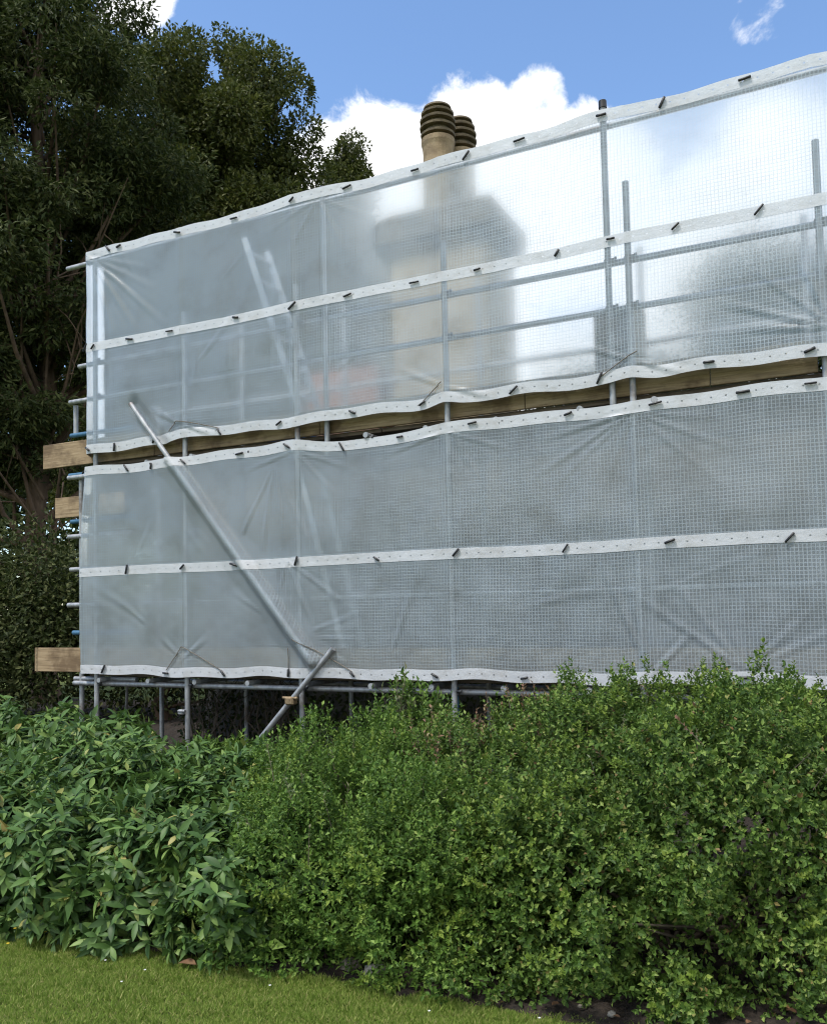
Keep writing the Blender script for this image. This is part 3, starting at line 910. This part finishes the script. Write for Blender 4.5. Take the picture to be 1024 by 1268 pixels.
# small tip of a farther tree beside it
tree('young_oak', 'small dark tree top poking up right of the rounded oak, just above the top hem', (-1.45, 26, 0), (-1.4, 26, 14.6), .22,
     crown((-1.68, 26, 14.2), (.62, .7, 1.25), 24, 74, (.22, .45), .9) + crown((-2.0, 26, 12.5), (1.2, 1.0, 1.8), 28, 79, (.4, .7), .8) + crown((-1.9, 26, 10.4), (1.9, 1.3, 2.6), 40, 75, (.6, .95), .8), 900, .11, .062, M['oak'], 76, share=.5)
# the near yew on the left edge
yc = crown((-6.9, 15.6, 9.6), (2.5, 2.4, 5.6), 100, 81, (.45, 1.0), .45) + crown((-9.2, 15.5, 9.0), (2.6, 2.4, 6.0), 100, 82, (.6, 1.2), .5) + crown((-4.9, 16.2, 8.2), (1.2, 1.6, 3.2), 30, 83, (.5, .9), .5)
tree('yew_tree', 'dark yew with bare brown lower limbs, filling the left edge beside the scaffold', (-6.55, 15.8, 0), (-6.6, 15.8, 14.5), .22,
     yc, 1250, .125, .045, M['yew'], 84, flat=.5, hang=.35, share=.45,
     bare=[((-6.5, 15.6, 4.2), (-4.9, 14.2, 7.2)), ((-6.5, 15.6, 5.0), (-5.6, 14.0, 8.6)), ((-6.5, 15.6, 3.6), (-7.6, 13.9, 6.2)), ((-6.5, 15.6, 3.0), (-7.4, 14.0, 4.6)), ((-6.5, 15.6, 5.8), (-4.6, 14.4, 8.8)), ((-6.5, 15.6, 4.6), (-7.9, 14.0, 7.6)), ((-6.5, 15.6, 2.4), (-5.4, 14.2, 4.6)), ((-6.5, 15.6, 6.4), (-6.9, 14.0, 9.6))])
# dark holly under it
tree('holly_bush', 'dark evergreen holly filling the gloom below the yew, left of the lower sheet', (-6.6, 12.6, 0), (-6.6, 12.6, 3.0), .12,
     crown((-6.6, 12.8, 1.3), (2.6, .8, 1.4), 50, 91, (.5, .9), .8, .35), 520, .09, .05, M['yew'], 92, share=.4, cat='bush')
tree('holly_bush', 'dark evergreen bush behind the foot of the scaffold, under the bottom hem', (-3.6, 12.8, 0), (-3.6, 12.8, 2.4), .1,
     crown((-3.4, 12.9, 1.1), (2.2, .7, 1.3), 36, 93, (.5, .85), .8, .35), 480, .09, .05, M['yew'], 94, share=.4, cat='bush')
# broad trees seen through the sheet on the right
tree('broadleaf_tree', 'broad green tree seen through the upper sheet behind the house, right', (13.6, 30, 0), (13.6, 30, 11), .5,
     crown((13.6, 30, 9.0), (4.2, 3.0, 5.0), 70, 95, (1.0, 1.7), .8), 1100, .16, .10, M['wood_far'], 96, share=.4)
tree('broadleaf_tree', 'lower green tree seen through the upper sheet behind the house, beside the dark pier', (7.5, 33, 0), (7.5, 33, 8), .4,
     crown((7.8, 33, 7.0), (4.6, 3.0, 3.6), 60, 97, (1.0, 1.7), .8), 1100, .16, .10, M['wood_far'], 98, share=.4)
# the wood closing the view far left
wc = []
rr = np.random.default_rng(99)
for i in range(120):
    x = rr.uniform(-34, -1.5); y = rr.uniform(34, 42); z = rr.uniform(1.0, 12 + 1.5 * math.sin(x * .6))
    s = rr.uniform(1.4, 2.4); wc.append((x, y, z, s, s, s * .85))
a = clump_leaves(wc, 330, .42, .26, 100)
tag(leaves_mesh('far_woodland', *a, M['wood_far']), 'far dark woodland closing the view behind the yew and the oak', 'woodland', kind='stuff')

# ------------------------------------------------------------------ house
house = empty('stone_house', W(6.0, -4.5, 0)); tag(house, 'stone house behind the scaffold with a tall chimney and two louvred pots', 'house')


def wbox(mb, t0, t1, o0, o1, z0, z1, bev=.006):
    c = W((t0 + t1) / 2, (o0 + o1) / 2, (z0 + z1) / 2)
    mb.box(c, D3 * ((t1 - t0) / 2), N3 * (abs(o1 - o0) / 2), Z3 * ((z1 - z0) / 2), bev)


w_ = MB(); wbox(w_, .25, 16, -9, -1.5, -.05, 3.18, .01); w_.build('wall', M['wall_stone'], house)
w_ = MB(); wbox(w_, .18, 16.07, -9.07, -1.43, 3.183, 3.32, .02); w_.build('cornice', M['stone'], house)
w_ = MB(); wbox(w_, .3, 15.95, -8.95, -1.56, 3.323, 3.40, .01); w_.build('roof', M['slate'], house)
for (t0, t1) in ((1.2, 2.2), (4.6, 5.6), (7.4, 8.4)):
    f = MB()
    for (a0, a1, z0, z1) in ((t0, t0 + .07, 1.0, 2.3), (t1 - .07, t1, 1.0, 2.3), (t0 + .07, t1 - .07, 1.0, 1.07), (t0 + .07, t1 - .07, 2.23, 2.3), ((t0 + t1) / 2 - .02, (t0 + t1) / 2 + .02, 1.07, 2.23), (t0 + .07, (t0 + t1) / 2 - .02, 1.63, 1.67), ((t0 + t1) / 2 + .02, t1 - .07, 1.63, 1.67)):
        wbox(f, a0, a1, -1.50, -1.455, z0, z1, .004)
    fo = f.build('window', M['frame'], house)
    g = MB(); wbox(g, t0 + .072, t1 - .072, -1.497, -1.475, 1.072, 2.228, 0); g.build('pane', M['glass'], fo)
    s = MB(); wbox(s, t0 - .08, t1 + .08, -1.497, -1.40, .92, .995, .008); s.build('sill', M['wall_stone'], fo)
# red brick parapet seen through the film left of the chimney
w_ = MB(); wbox(w_, 1.62, 2.5, -2.1, -1.62, 3.403, 4.12, .008); w_.build('brick_parapet', M['brick'], house)
# chimney: shaft, projecting cap, sloped weathering, neck
ch = MB(); wbox(ch, 2.69, 3.76, -2.42, -1.6, 3.403, 5.22, .012)
cho = ch.build('chimney', M['stone'], house)
c2 = MB(); wbox(c2, 2.63, 3.82, -2.48, -1.54, 5.222, 5.32, .015); wbox(c2, 2.58, 3.87, -2.53, -1.49, 5.322, 5.60, .02)
c2.build('chimney_cap', M['cap_stone'], cho)
c3 = MB()
def ring(t0, t1, o0, o1, z): return [W(t0, o1, z), W(t1, o1, z), W(t1, o0, z), W(t0, o0, z)]
rs = ring(2.60, 3.85, -2.52, -1.51, 5.602) + ring(2.72, 3.66, -2.48, -1.62, 5.68) + ring(2.88, 3.45, -2.45, -1.74, 5.72)
c3.add(rs, [(3, 2, 1, 0)] + [(4 * j + k, 4 * j + (k + 1) % 4, 4 * j + 4 + (k + 1) % 4, 4 * j + 4 + k) for j in (0, 1) for k in range(4)] + [(8, 9, 10, 11)])
c3.build('weathering', M['cap_stone'], cho)


def pot(t, o, zb, zt, lab):
    h = zt - zb; base = W(t, o, zb)
    b = MB()
    b.lathe(base, [(.175, 0), (.175, .05), (.166, .08), (.162, h * .55), (.166, h * .60), (.168, h * .62), (.180, h * .66), (.180, h * .70), (.145, h * .715)])
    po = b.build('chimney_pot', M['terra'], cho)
    l = MB(); z = h * .715
    prof = [(.13, z)]
    for k, (ro, ri) in enumerate(((.182, .135), (.190, .135), (.187, .13), (.172, .118))):
        z0 = z + .012 + k * .078
        prof += [(ri, z0), (ro, z0 + .006), (ro + .004, z0 + .028), (ro - .025, z0 + .046), (ri, z0 + .05)]
    zz = h - .012
    prof += [(.118, zz - .02), (.152, zz - .012), (.147, zz + .008), (.10, zz + .03), (.02, zz + .036)]
    l.lathe(base, prof, 30)
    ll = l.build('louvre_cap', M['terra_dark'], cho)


pot(3.115, -1.94, 5.70, 6.90, '')
pot(3.19, -2.35, 5.70, 6.93, '')

# climbing stems on the dark wall under the lower deck
vine = empty('climbing_plant', W(.9, -1.3, 0)); tag(vine, 'tangle of dry brown climbing stems hanging in the dark under the lower deck', 'climber')
vm = MB(); r = np.random.default_rng(131)
for i in range(46):
    t = r.uniform(.35, 1.75); z1 = r.uniform(.55, .9); o = -r.uniform(1.0, 1.35)
    a = W(t + r.normal(0, .12), o, .0); b = W(t + r.normal(0, .12), o + r.normal(0, .05), z1 * .5); c = W(t + r.normal(0, .15), o, z1); d = W(t + r.normal(0, .25), o + .15, z1 - r.uniform(.05, .35))
    vm.path([a, b, c, d], [.009, .007, .005, .002], 5)
vm.build('stems', M['twig'], vine)
nv_ = 5200  # dense dark leaves added to darken the wall under the deck
vp = np.array([W(r.uniform(.1, 5.5), -r.uniform(1.15, 1.46), r.uniform(.02, 1.0)) for _ in range(nv_)])
vp = vp[Wob(.5, 133)(vp) > -.75]; nv_ = len(vp)
vd = unit(r.normal(size=(nv_, 3)) + np.array([0, 0, -.6]))
leaves_mesh('foliage', vp, vd, r.normal(size=(nv_, 3)) + np.array([0, -1, .5]), r.uniform(.04, .08, nv_), r.uniform(.025, .05, nv_), M['yew'], vine)

# ------------------------------------------------------------------ scaffold
scaf = empty('scaffold', W(3.5, -.5, 0)); tag(scaf, 'galvanised tube scaffold with timber toe boards, wrapped in clear sheeting against the house', 'scaffold')
TR = .0242
OUT = -.05          # centre line of the outer row, just behind the sheet
STD = [0.085, 1.242, 2.523, 3.985, 5.493, 6.793, 8.25]
TOPZ = [5.24, 4.44, 4.47, 4.56, 4.71, 4.69, 4.7]


def stick(name, a, b, mat='steel', r=TR, hollow=False, seg=14):
    m = MB(); m.tube(a, b, r, None, seg, True, hollow); return m.build(name, M[mat], scaf)


def coupler(t, o, z, mat='dark_steel', s=1.0):
    m = MB()
    m.box(W(t, o, z), D3 * (.034 * s), N3 * (.034 * s), Z3 * (.028 * s), .010)
    m.tube(W(t - .02, o + .03, z + .012), W(t + .055, o + .034, z + .012), .009, .009, 8)
    m.tube(W(t + .05, o + .034, z + .012), W(t + .066, o + .034, z + .012), .0155, .0155, 6)
    return m.build('coupler', M[mat], scaf)


for t, z in zip(STD, TOPZ):
    o_ = stick('standard', W(t, OUT, 0), W(t, OUT, z), hollow=True)
    m = MB(); m.box(W(t, OUT, .012), D3 * .075, N3 * .075, Z3 * .006, .002); m.build('base_plate', M['steel'], o_)
    stick('standard', W(t - .13, -1.12, 0), W(t - .13, -1.12, 3.9 if t < 1 else 4.62), hollow=True)
# short posts seen beyond the left end and the two tall extension tubes
stick('standard', W(-.235, -.16, 0), W(-.235, -.16, 2.98))
stick('standard', W(-.31, -.16, 3.42), W(-.31, -.16, 3.74), hollow=True)
stick('standard', W(2.812, OUT - .03, 2.9), W(2.812, OUT - .03, 5.31), hollow=True)
stick('standard', W(5.342, OUT, 2.9), W(5.342, OUT, 5.36), hollow=True)
for (t, o_, z) in ((5.342, OUT, 5.37), (2.812, OUT - .03, 5.31)):
    m = MB(); m.tube(W(t, o_, z - .05), W(t, o_, z + .008), .032, .03, 12); m.build('end_cap', M['black'], scaf)
T1 = 8.6
O2 = OUT - .052      # ledgers sit behind the standards
for (z, t0, mat) in ((.86, -.28, 'steel'), (1.655, -.36, 'steel'), (2.02, -.325, 'steel'), (2.974, -.355, 'steel'), (3.765, -.33, 'steel'), (4.125, -.2, 'steel')):
    stick('ledger', W(t0, O2, z), W(T1, O2, z), hollow=True)
stick('ledger', W(-.36, -.10, 5.19), W(T1, -.095, 5.20))
for z in (.80, 2.93, 3.8):
    stick('ledger', W(-.2, -1.17, z), W(T1, -1.17, z))
for (z, t, o0, mat) in ((3.423, -.355, -.14, 'blue_steel'), (3.0, -.355, -.12, 'blue_steel'), (2.53, -.42, -.2, 'blue_steel'), (2.365, -.393, -.14, 'steel'), (1.37, -.33, -.14, 'blue_steel'), (.90, -.33, -.16, 'steel')):
    stick('tie_tube', W(t, o0, z), W(.5, o0 - .01, z), mat)
for i, t in enumerate(np.arange(.12, 8.5, .62)):
    t = float(t) + random.uniform(-.06, .06)
    for z in (3.022, .902):
        stick('transom', W(t, .015 - random.uniform(0, .03), z), W(t, -1.26, z), hollow=False, seg=10)
    coupler(t, OUT + .005, 2.990, s=.9)
for t in STD:
    for z in (.86, 1.655, 2.974, 3.765, 4.125):
        coupler(t, O2 + .026, z, s=.95)
for t in (5.342,):
    for z in (3.765, 4.125): coupler(t, O2 + .026, z)
# toe boards: run past the left end, butt-jointed
def board(name, t0, t1, o, z0, z1, th, mat, parent=scaf):
    m = MB(); wbox(m, t0, t1, o - th, o, z0, z1, .004); b = m.build(name, M[mat], parent)
    return b
for (t0, t1) in ((-.76, .78), (.786, 2.7), (2.706, 4.62), (4.626, 6.03), (6.036, 6.742), (6.85, 8.6)):
    board('toe_board', t0, t1, -.128, 3.105, 3.36 if t0 < 0 else 3.335, .038, 'wood')
for (t0, t1) in ((-.885, 1.6), (1.606, 3.9), (3.906, 6.2), (6.206, 8.6)):
    board('toe_board', t0, t1, -.128, .968, 1.215, .038, 'wood')
board('toe_board', -.63, .35, -.17, 2.575, 2.79, .038, 'wood')
# metal band on a board end
m = MB(); wbox(m, -.862, -.84, -.167, -.126, .966, 1.217, 0); m.build('board_band', M['brass_steel'], scaf)
# facade brace: outside the upper sheet, under the lower one
stick('brace', W(.655, .052, 3.60), W(2.66, .045, 1.15), hollow=True)
# raker from the foot of the lower sheet down into the shrubs
stick('raker', W(2.90, .03, 1.215), W(1.80, .06, .06), hollow=True)
m = MB(); a = Vector(W(2.47, .04, .765)); m.box(a, D3 * .045, N3 * .04, Z3 * .035, .012); m.tube(W(2.40, .06, .79), W(2.55, .06, .79), .013, .013, 8); m.build('coupler', M['brass_steel'], scaf)
stick('tie_tube', W(.35, -.2, .93), W(.02, -.5, .35), 'steel', .014)
coupler(1.20, OUT + .03, .62, 'steel', .9)
stick('prop', W(3.985, -.09, 0), W(3.985, -.09, .9), 'blue_steel', .018)

# deck boards
for row, (z, nm) in enumerate(((3.0885, 'upper'), (.9455, 'lower'))):
    for k in range(4):
        oc = -.29 - k * .232
        for (t0, t1) in ((-.1 if row == 0 else -.15, 3.3 + .3 * (k % 2)), (3.31 + .3 * (k % 2), 7.2 - .4 * (k % 2)), (7.21 - .4 * (k % 2), 8.6)):
            m = MB(); wbox(m, t0, t1, oc - .112, oc + .112, z - .0185, z + .0185, .004)
            o = m.build('deck_board', M['wood_old'])
            tag(o, 'weathered timber board of the %s scaffold platform, lying on the tubes' % nm, 'board', 'deck boards of the %s platform' % nm)


# ------------------------------------------------------------------ ladders
def ladder(label, t_top, z_top, t_bot, z_bot):
    root = empty('ladder', W(t_bot, -.43, z_bot)); tag(root, label, 'ladder')
    for o in (-.25, -.62):
        m = MB(); a = Vector(W(t_top, o, z_top)); b = Vector(W(t_bot, o, z_bot)); ax = (b - a) / 2
        pr = ax.normalized().cross(N3)
        m.box((a + b) / 2, ax, N3 * .013, pr * .030, .006); m.build('rail', M['alu'], root)
    n = int((z_top - z_bot) / .26)
    for i in range(n):
        f = (i + .5) / n
        t = t_bot + (t_top - t_bot) * f; z = z_bot + (z_top - z_bot) * f
        m = MB(); m.tube(W(t, -.252, z), W(t, -.618, z), .019, None, 8); m.build('rung', M['alu'], root)


ladder('aluminium ladder leaning behind the upper sheet, left of the chimney', 1.82, 5.12, 2.51, 3.108)
ladder('aluminium ladder leaning behind the lower sheet, right of the diagonal brace', 2.36, 3.03, 2.90, .967)

# pier standing on the upper deck
pier = empty('stone_pier', W(5.28, -.5, 3.085)); tag(pier, 'squat dark block with its lit side painted pale standing on the upper platform by the tall tube', 'block')
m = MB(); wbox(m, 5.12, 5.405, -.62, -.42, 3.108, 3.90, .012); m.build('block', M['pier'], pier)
m = MB(); wbox(m, 5.408, 5.50, -.60, -.43, 3.108, 3.88, .012); m.build('lit_side_slab', M['pier_lit_side'], pier)  # slab carrying the painted light of the block's right face
# folded blue tarpaulin
m = MB(); r = np.random.default_rng(5)
for k in range(4):
    wbox(m, 1.70 + .02 * k, 2.2 - .03 * k, -1.02, -.68, 3.108 + k * .055, 3.161 + k * .055, .02)
tag(m.build('folded_tarpaulin', M['tarp']), 'folded blue tarpaulin lying on the upper platform behind the sheet', 'tarpaulin')


# ------------------------------------------------------------------ sheeting
def seg_dist(t, z, a, b):
    ax, az = a; bx, bz = b
    L2 = (bx - ax) ** 2 + (bz - az) ** 2
    f = np.clip(((t - ax) * (bx - ax) + (z - az) * (bz - az)) / L2, 0, 1)
    return np.hypot(t - (ax + f * (bx - ax)), z - (az + f * (bz - az))), f


def fold(t, z, p, ang, length, amp, width):
    """a tight crease running out from an anchor"""
    dx, dz = math.cos(ang), math.sin(ang)
    s = (t - p[0]) * dx + (z - p[1]) * dz; q = -(t - p[0]) * dz + (z - p[1]) * dx
    w = width * (.45 + np.clip(s / length, 0, 1.2))
    fade = np.clip(s / .08, 0, 1) * np.clip(1 - s / length, 0, 1) ** .7
    return amp * fade * (np.exp(-(q / w) ** 2) - .55 * np.exp(-((q - 1.9 * w) / w) ** 2) - .35 * np.exp(-((q + 1.9 * w) / w) ** 2))


FOLDS = {0: [], 1: []}
rf = random.Random(4)
# upper sheet (index 1)
for a, l, am in ((-.95, 1.15, .018), (-.72, 1.35, .022), (-.52, 1.0, .014), (-1.2, 1.0, .014), (-.33, .9, .009)):
    FOLDS[1].append(((.07, 5.20), a, l, am, .022))
for a, l in ((2.35, .7), (2.75, .8), (1.95, .55), (.5, .6), (3.0, .6)):
    FOLDS[1].append(((6.86, 3.36), a, l, .020, .02))
for tt in (1.242, 3.985, 5.493):
    for a in (-.28, 2.75):
        FOLDS[1].append(((tt, 3.34), a + rf.uniform(-.1, .1), .45, .016, .02))
for a in (-2.8, -2.2, -1.1, -.5): FOLDS[1].append(((2.81, 5.18), a, .6, .006, .02))
# lower sheet (index 0)
for a, l, am in ((-.25, .8, .012), (-.5, 1.0, .016), (-.8, 1.1, .014), (-1.9, .9, .010), (-2.65, 1.1, .016), (-2.92, .9, .022), (-2.4, 1.0, .012)):
    FOLDS[0].append(((5.49, 2.95), a + rf.uniform(-.08, .08), l * .8, am * .55, .018))
for a, l, am in ((2.3, .9, .014), (2.6, .8, .018), (1.9, .8, .010), (-.45, .55, .03), (-.05, .6, .012), (.3, .7, .010)):
    FOLDS[0].append(((2.52, 1.32), a, l, am * .6, .016))
for a, l, am in ((2.2, .95, .016), (2.5, 1.0, .02), (1.85, .8, .012), (.75, .7, .014), (.45, .8, .012)):
    FOLDS[0].append(((6.2, 1.06), a, l, am * .5, .022))
for a, l in ((1.75, .75), (1.95, .9), (1.5, .6), (.8, .45)): FOLDS[0].append(((5.56, 1.02), a, l, .014, .018))
for a in (-1.75, -1.4, -2.1, -1.1): FOLDS[0].append(((2.30, 2.85), a, 1.0, .010, .018))
for a in (-1.9, -1.25, -.7): FOLDS[0].append(((2.42, 2.0), a + .1, .7, .012, .016))
for a in (-.35, -2.9): FOLDS[0].append(((3.985, 2.97), a, .6, .009, .016))
for a in (-.35, -2.9, -.8): FOLDS[0].append(((2.523, 2.96), a, .6, .009, .016))
for a in (.6, 2.5): FOLDS[0].append(((1.242, 1.12), a, .35, .012, .02))
for k in range(16):
    FOLDS[k % 2].append(((rf.uniform(0, 7.5), (1.1, 3.4)[k % 2] + rf.uniform(0, 1.6)), rf.uniform(-3, 3), rf.uniform(.4, .9), rf.uniform(.003, .007), rf.uniform(.015, .03)))

wA = Wob(1.5, 201, dim=2); wB = Wob(.5, 202, dim=2); wC = Wob(.16, 203, dim=2)
ZR = {0: (.965, 3.025), 1: (3.19, 5.25)}
T0, TE = -.14, 8.6


def edge_sag(t, which, end):
    """vertical drift of the top (end=1) or bottom (end=0) edge between its ties"""
    t = np.asarray(t, dtype=float)
    if which == 1 and end == 0:
        return .010 * np.sin(t * 4.3 + .6) + .008 * np.sin(t * 9.7) + .03 * np.exp(-((t - 5.5) / .14) ** 2) + .03 * np.exp(-((t - 3.98) / .12) ** 2) - .03 * np.exp(-((t - .25) / .3) ** 2) + .03 * np.exp(-((t - 1.22) / .2) ** 2)
    if which == 1 and end == 1:
        return .008 * np.sin(t * 3.1) - .010 * np.sin(t * 5.9 + 1) ** 2 + .035 * np.exp(-((t - 5.34) / .25) ** 2) + .02 * np.exp(-((t - 2.8) / .25) ** 2)
    if which == 0 and end == 1:
        return .010 * np.sin(t * 2.9 + 2) + .006 * np.sin(t * 8.1) - .035 * np.exp(-((t - 3.3) / .5) ** 2) + .02 * np.exp(-((t - 2.5) / .2) ** 2)
    return .010 * np.sin(t * 3.4) + .008 * np.sin(t * 9.1 + 1) + .015 * np.exp(-((t - 3.1) / .2) ** 2)


def sheet_pos(t, f, which):
    """t along, f = 0..1 up the sheet -> world positions (array)"""
    z0, z1 = ZR[which]
    t = np.asarray(t, dtype=float); f = np.asarray(f, dtype=float)
    z = z0 + (z1 - z0) * f + edge_sag(t, which, 0) * np.clip(1 - f, 0, 1) ** 4 + edge_sag(t, which, 1) * np.clip(f, 0, 1) ** 4
    z = z + .006 * np.sin(t * 2.3 + which) * np.sin(PI * f)
    tz = np.stack([t, z], -1)
    # bows in between the tubes that carry it
    ph = np.interp(t, STD, np.arange(len(STD)))
    bay = np.sin(PI * (ph - np.floor(ph))) ** 2
    mid = np.sin(PI * np.clip(f, 0, 1)) * (1 - .55 * np.exp(-((f - (.489, .515)[which]) / .09) ** 2))
    o = .012 + (.5 + .5 * wA(tz)) * .028 * bay * mid * (1 if which == 1 else 1.15) - .02 * bay
    o = o + .006 * wB(tz) * mid + .0007 * wC(tz)
    for (p, ang, ln, am, wd) in FOLDS[which]:
        o = o + fold(t, z, p, ang, ln, am, wd)
    # standards press a soft ridge into it
    for s in STD[1:]:
        o = o + .006 * np.exp(-((t - s) / .03) ** 2)
    if which == 0:
        d, fr_ = seg_dist(t, z, (1.13, 3.02), (2.70, 1.10))
        o = np.maximum(o, .094 - np.where(d < .022, 0, (d - .022) * 1.15))
        o = np.maximum(o, .040 - d * .16)
    else:
        d, fr_ = seg_dist(t, z, (1.0, 3.18), (1.25, 3.3))
        # pulled back behind the brace
        dd, _ = seg_dist(t, z, (.66, 3.6), (1.1, 3.06))
        o = o - .035 * np.exp(-(dd / .07) ** 2)
    # hems are pulled flat against the tubes
    # the left end turns back round the corner
    back = np.clip(.03 - t, 0, None)
    o = o - back * 1.5 - 6.0 * back ** 2
    tt = np.maximum(t, -.10 + .0 * t) - np.clip(-.02 - t, 0, None) * .35
    lean = np.where(t < .6, (.6 - np.minimum(t, .6)) / .6, 0)
    # the lower corner drifts outwards to the left, as the sheet hangs
    tt = tt - lean ** 2 * ((.11 + .05 * np.sin(PI * f) - .07 * f) if which == 0 else .015)
    x = ORG[0] + D[0] * tt + N[0] * o; y = ORG[1] + D[1] * tt + N[1] * o
    return np.stack([x, y, z], -1)


def grid_mesh(name, ts, fs, which, mat, parent, off=0.0, uvv=None):
    Tt, Ff = np.meshgrid(ts, fs, indexing='ij')
    P = sheet_pos(Tt, Ff, which)
    if off: P = P + np.array([N[0], N[1], 0]) * off
    nt_, nf = Tt.shape
    i = (np.arange(nt_ - 1)[:, None] * nf + np.arange(nf - 1)[None]).ravel()
    quads = np.stack([i, i + nf, i + nf + 1, i + 1], 1)
    if uvv is None: uv = np.stack([Tt, ZR[which][0] + Ff * 2.06], -1)
    else: uv = np.stack([Tt, (Ff - fs[0]) / (fs[-1] - fs[0])], -1)
    return np_mesh(name, P.reshape(-1, 3), None, quads, mat, parent, True, uv.reshape(-1, 2))


TIES = {(1, 2): [.33, .468, 1.236, 1.892, 2.548, 3.111, 3.776, 4.237, 4.687, 5.346, 5.794, 6.365, 7.1, 7.7],
        (1, 1): [.02, .134, .61, 1.125, 1.905, 2.538, 3.097, 3.743, 4.307, 4.964, 5.384, 5.854, 6.42, 7.0, 7.6],
        (1, 0): [.063, .401, .893, 1.695, 2.373, 3.123, 3.792, 4.579, 5.264, 6.046, 6.7, 7.4],
        (0, 2): [.0, .548, .87, 1.29, 1.922, 2.455, 3.013, 3.576, 4.229, 5.012, 5.665, 6.264, 6.696, 7.3],
        (0, 1): [-.02, .551, 1.259, 1.871, 2.539, 3.33, 4.061, 4.96, 5.73, 6.522, 7.2],
        (0, 0): [.28, 1.042, 1.71, 2.436, 3.074, 3.849, 4.6, 5.4, 6.2, 7.0]}
ANG = {(1, 2): [-.8, .3, -.2, .1, .7, .2, .1, .9, .05, 0, 1.1, .1, .8, .2], (1, 1): [1, .9, -.1, -.1, -.15, .7, .3, 0, .1, .9, .1, .7, .9, .2, .6],
       (1, 0): [-.6, 1.5, 1.2, -.8, .5, -.5, .6, .7, 1.1, 0, .3, .1], (0, 2): [.6, -.9, 1.4, -.6, .1, -.6, -1.1, 0, .2, .4, .1, .1, .1, .3],
       (0, 1): [.6, 1.3, .7, -.3, 1.3, -.5, .8, .9, .3, .9, .5], (0, 0): [1.1, 0, -.9, 1.55, -.7, -.4, .3, .2, 0, .5]}
TIE = None
for which, lab in ((1, 'upper strip of clear reinforced sheeting laced to the top lift, taller than the platform boards'), (0, 'lower strip of clear reinforced sheeting hanging below the timber platform edge')):
    root = empty('scaffold_sheet', W(3.5, 0, ZR[which][0])); tag(root, lab, 'sheeting')
    ts = np.arange(T0, TE, .02); fs = np.linspace(0, 1, 111)
    grid_mesh('film', ts, fs, which, M['film'], root)
    hw = .021; fm = (.489, .515)[which]
    for k, (f0, f1) in enumerate(((-.004, .039), (fm - hw, fm + hw), (.960, 1.004))):
        grid_mesh('hem', ts, np.linspace(f0, f1, 7), which, M['hem'], root, .004, True)
        fc = (f0 + f1) / 2
        for t, a in zip(TIES[(which, k)], ANG[(which, k)]):
            p = sheet_pos(np.array([t]), np.array([fc + random.uniform(-.006, .006)]), which)[0] + np.array([N[0], N[1], 0]) * .018
            if TIE is None:
                mb = MB(); mb.path([(-.045, 0, 0), (-.040, 0, 0), (.040, 0, 0), (.045, 0, 0)], [.007, .0115, .0115, .007], 8)
                mb.tube((0, 0, 0), (0, .03, 0), .004, .004, 6)
                o = mb.build('tie', M['black'], root); TIE = o
            else:
                o = TIE.copy(); COL.objects.link(o); o.parent = root
            o.location = Vector(p) - root.location; o.scale = (random.uniform(.65, 1.1), .85, random.uniform(.65, .95))
            o.rotation_euler = Matrix((( D3.x, -N3.x, 0), (D3.y, -N3.y, 0), (0, 0, 1))).to_euler()
            o.rotation_euler = (Matrix(((D3.x, -N3.x, 0), (D3.y, -N3.y, 0), (0, 0, 1))) @ Matrix.Rotation(-a - random.uniform(-.1, .1), 3, 'Y')).to_euler()
    # stretched elastic cords
    cords = {0: [((1.242, 1.24), (1.045, 1.02)), ((1.242, 1.24), (1.70, 1.02)), ((2.53, 1.30), (3.07, 1.02)), ((2.44, 1.22), (2.436, 1.0))],
             1: [((1.20, 3.36), (1.69, 3.25)), ((1.20, 3.36), (1.10, 3.28)), ((5.55, 3.38), (5.27, 3.24)), ((3.97, 3.36), (3.80, 3.25))]}[which]
    for (a, b) in cords:
        mb = MB(); pts = []
        for s in np.linspace(0, 1, 9):
            t = a[0] + (b[0] - a[0]) * s; z = a[1] + (b[1] - a[1]) * s
            f = (z - ZR[which][0]) / (ZR[which][1] - ZR[which][0])
            p = sheet_pos(np.array([t]), np.array([f]), which)[0] + np.array([N[0], N[1], 0]) * .012
            pts.append(Vector(p))
        mb.path(pts, .004, 6); mb.build('tie_cord', M['cord'], root)
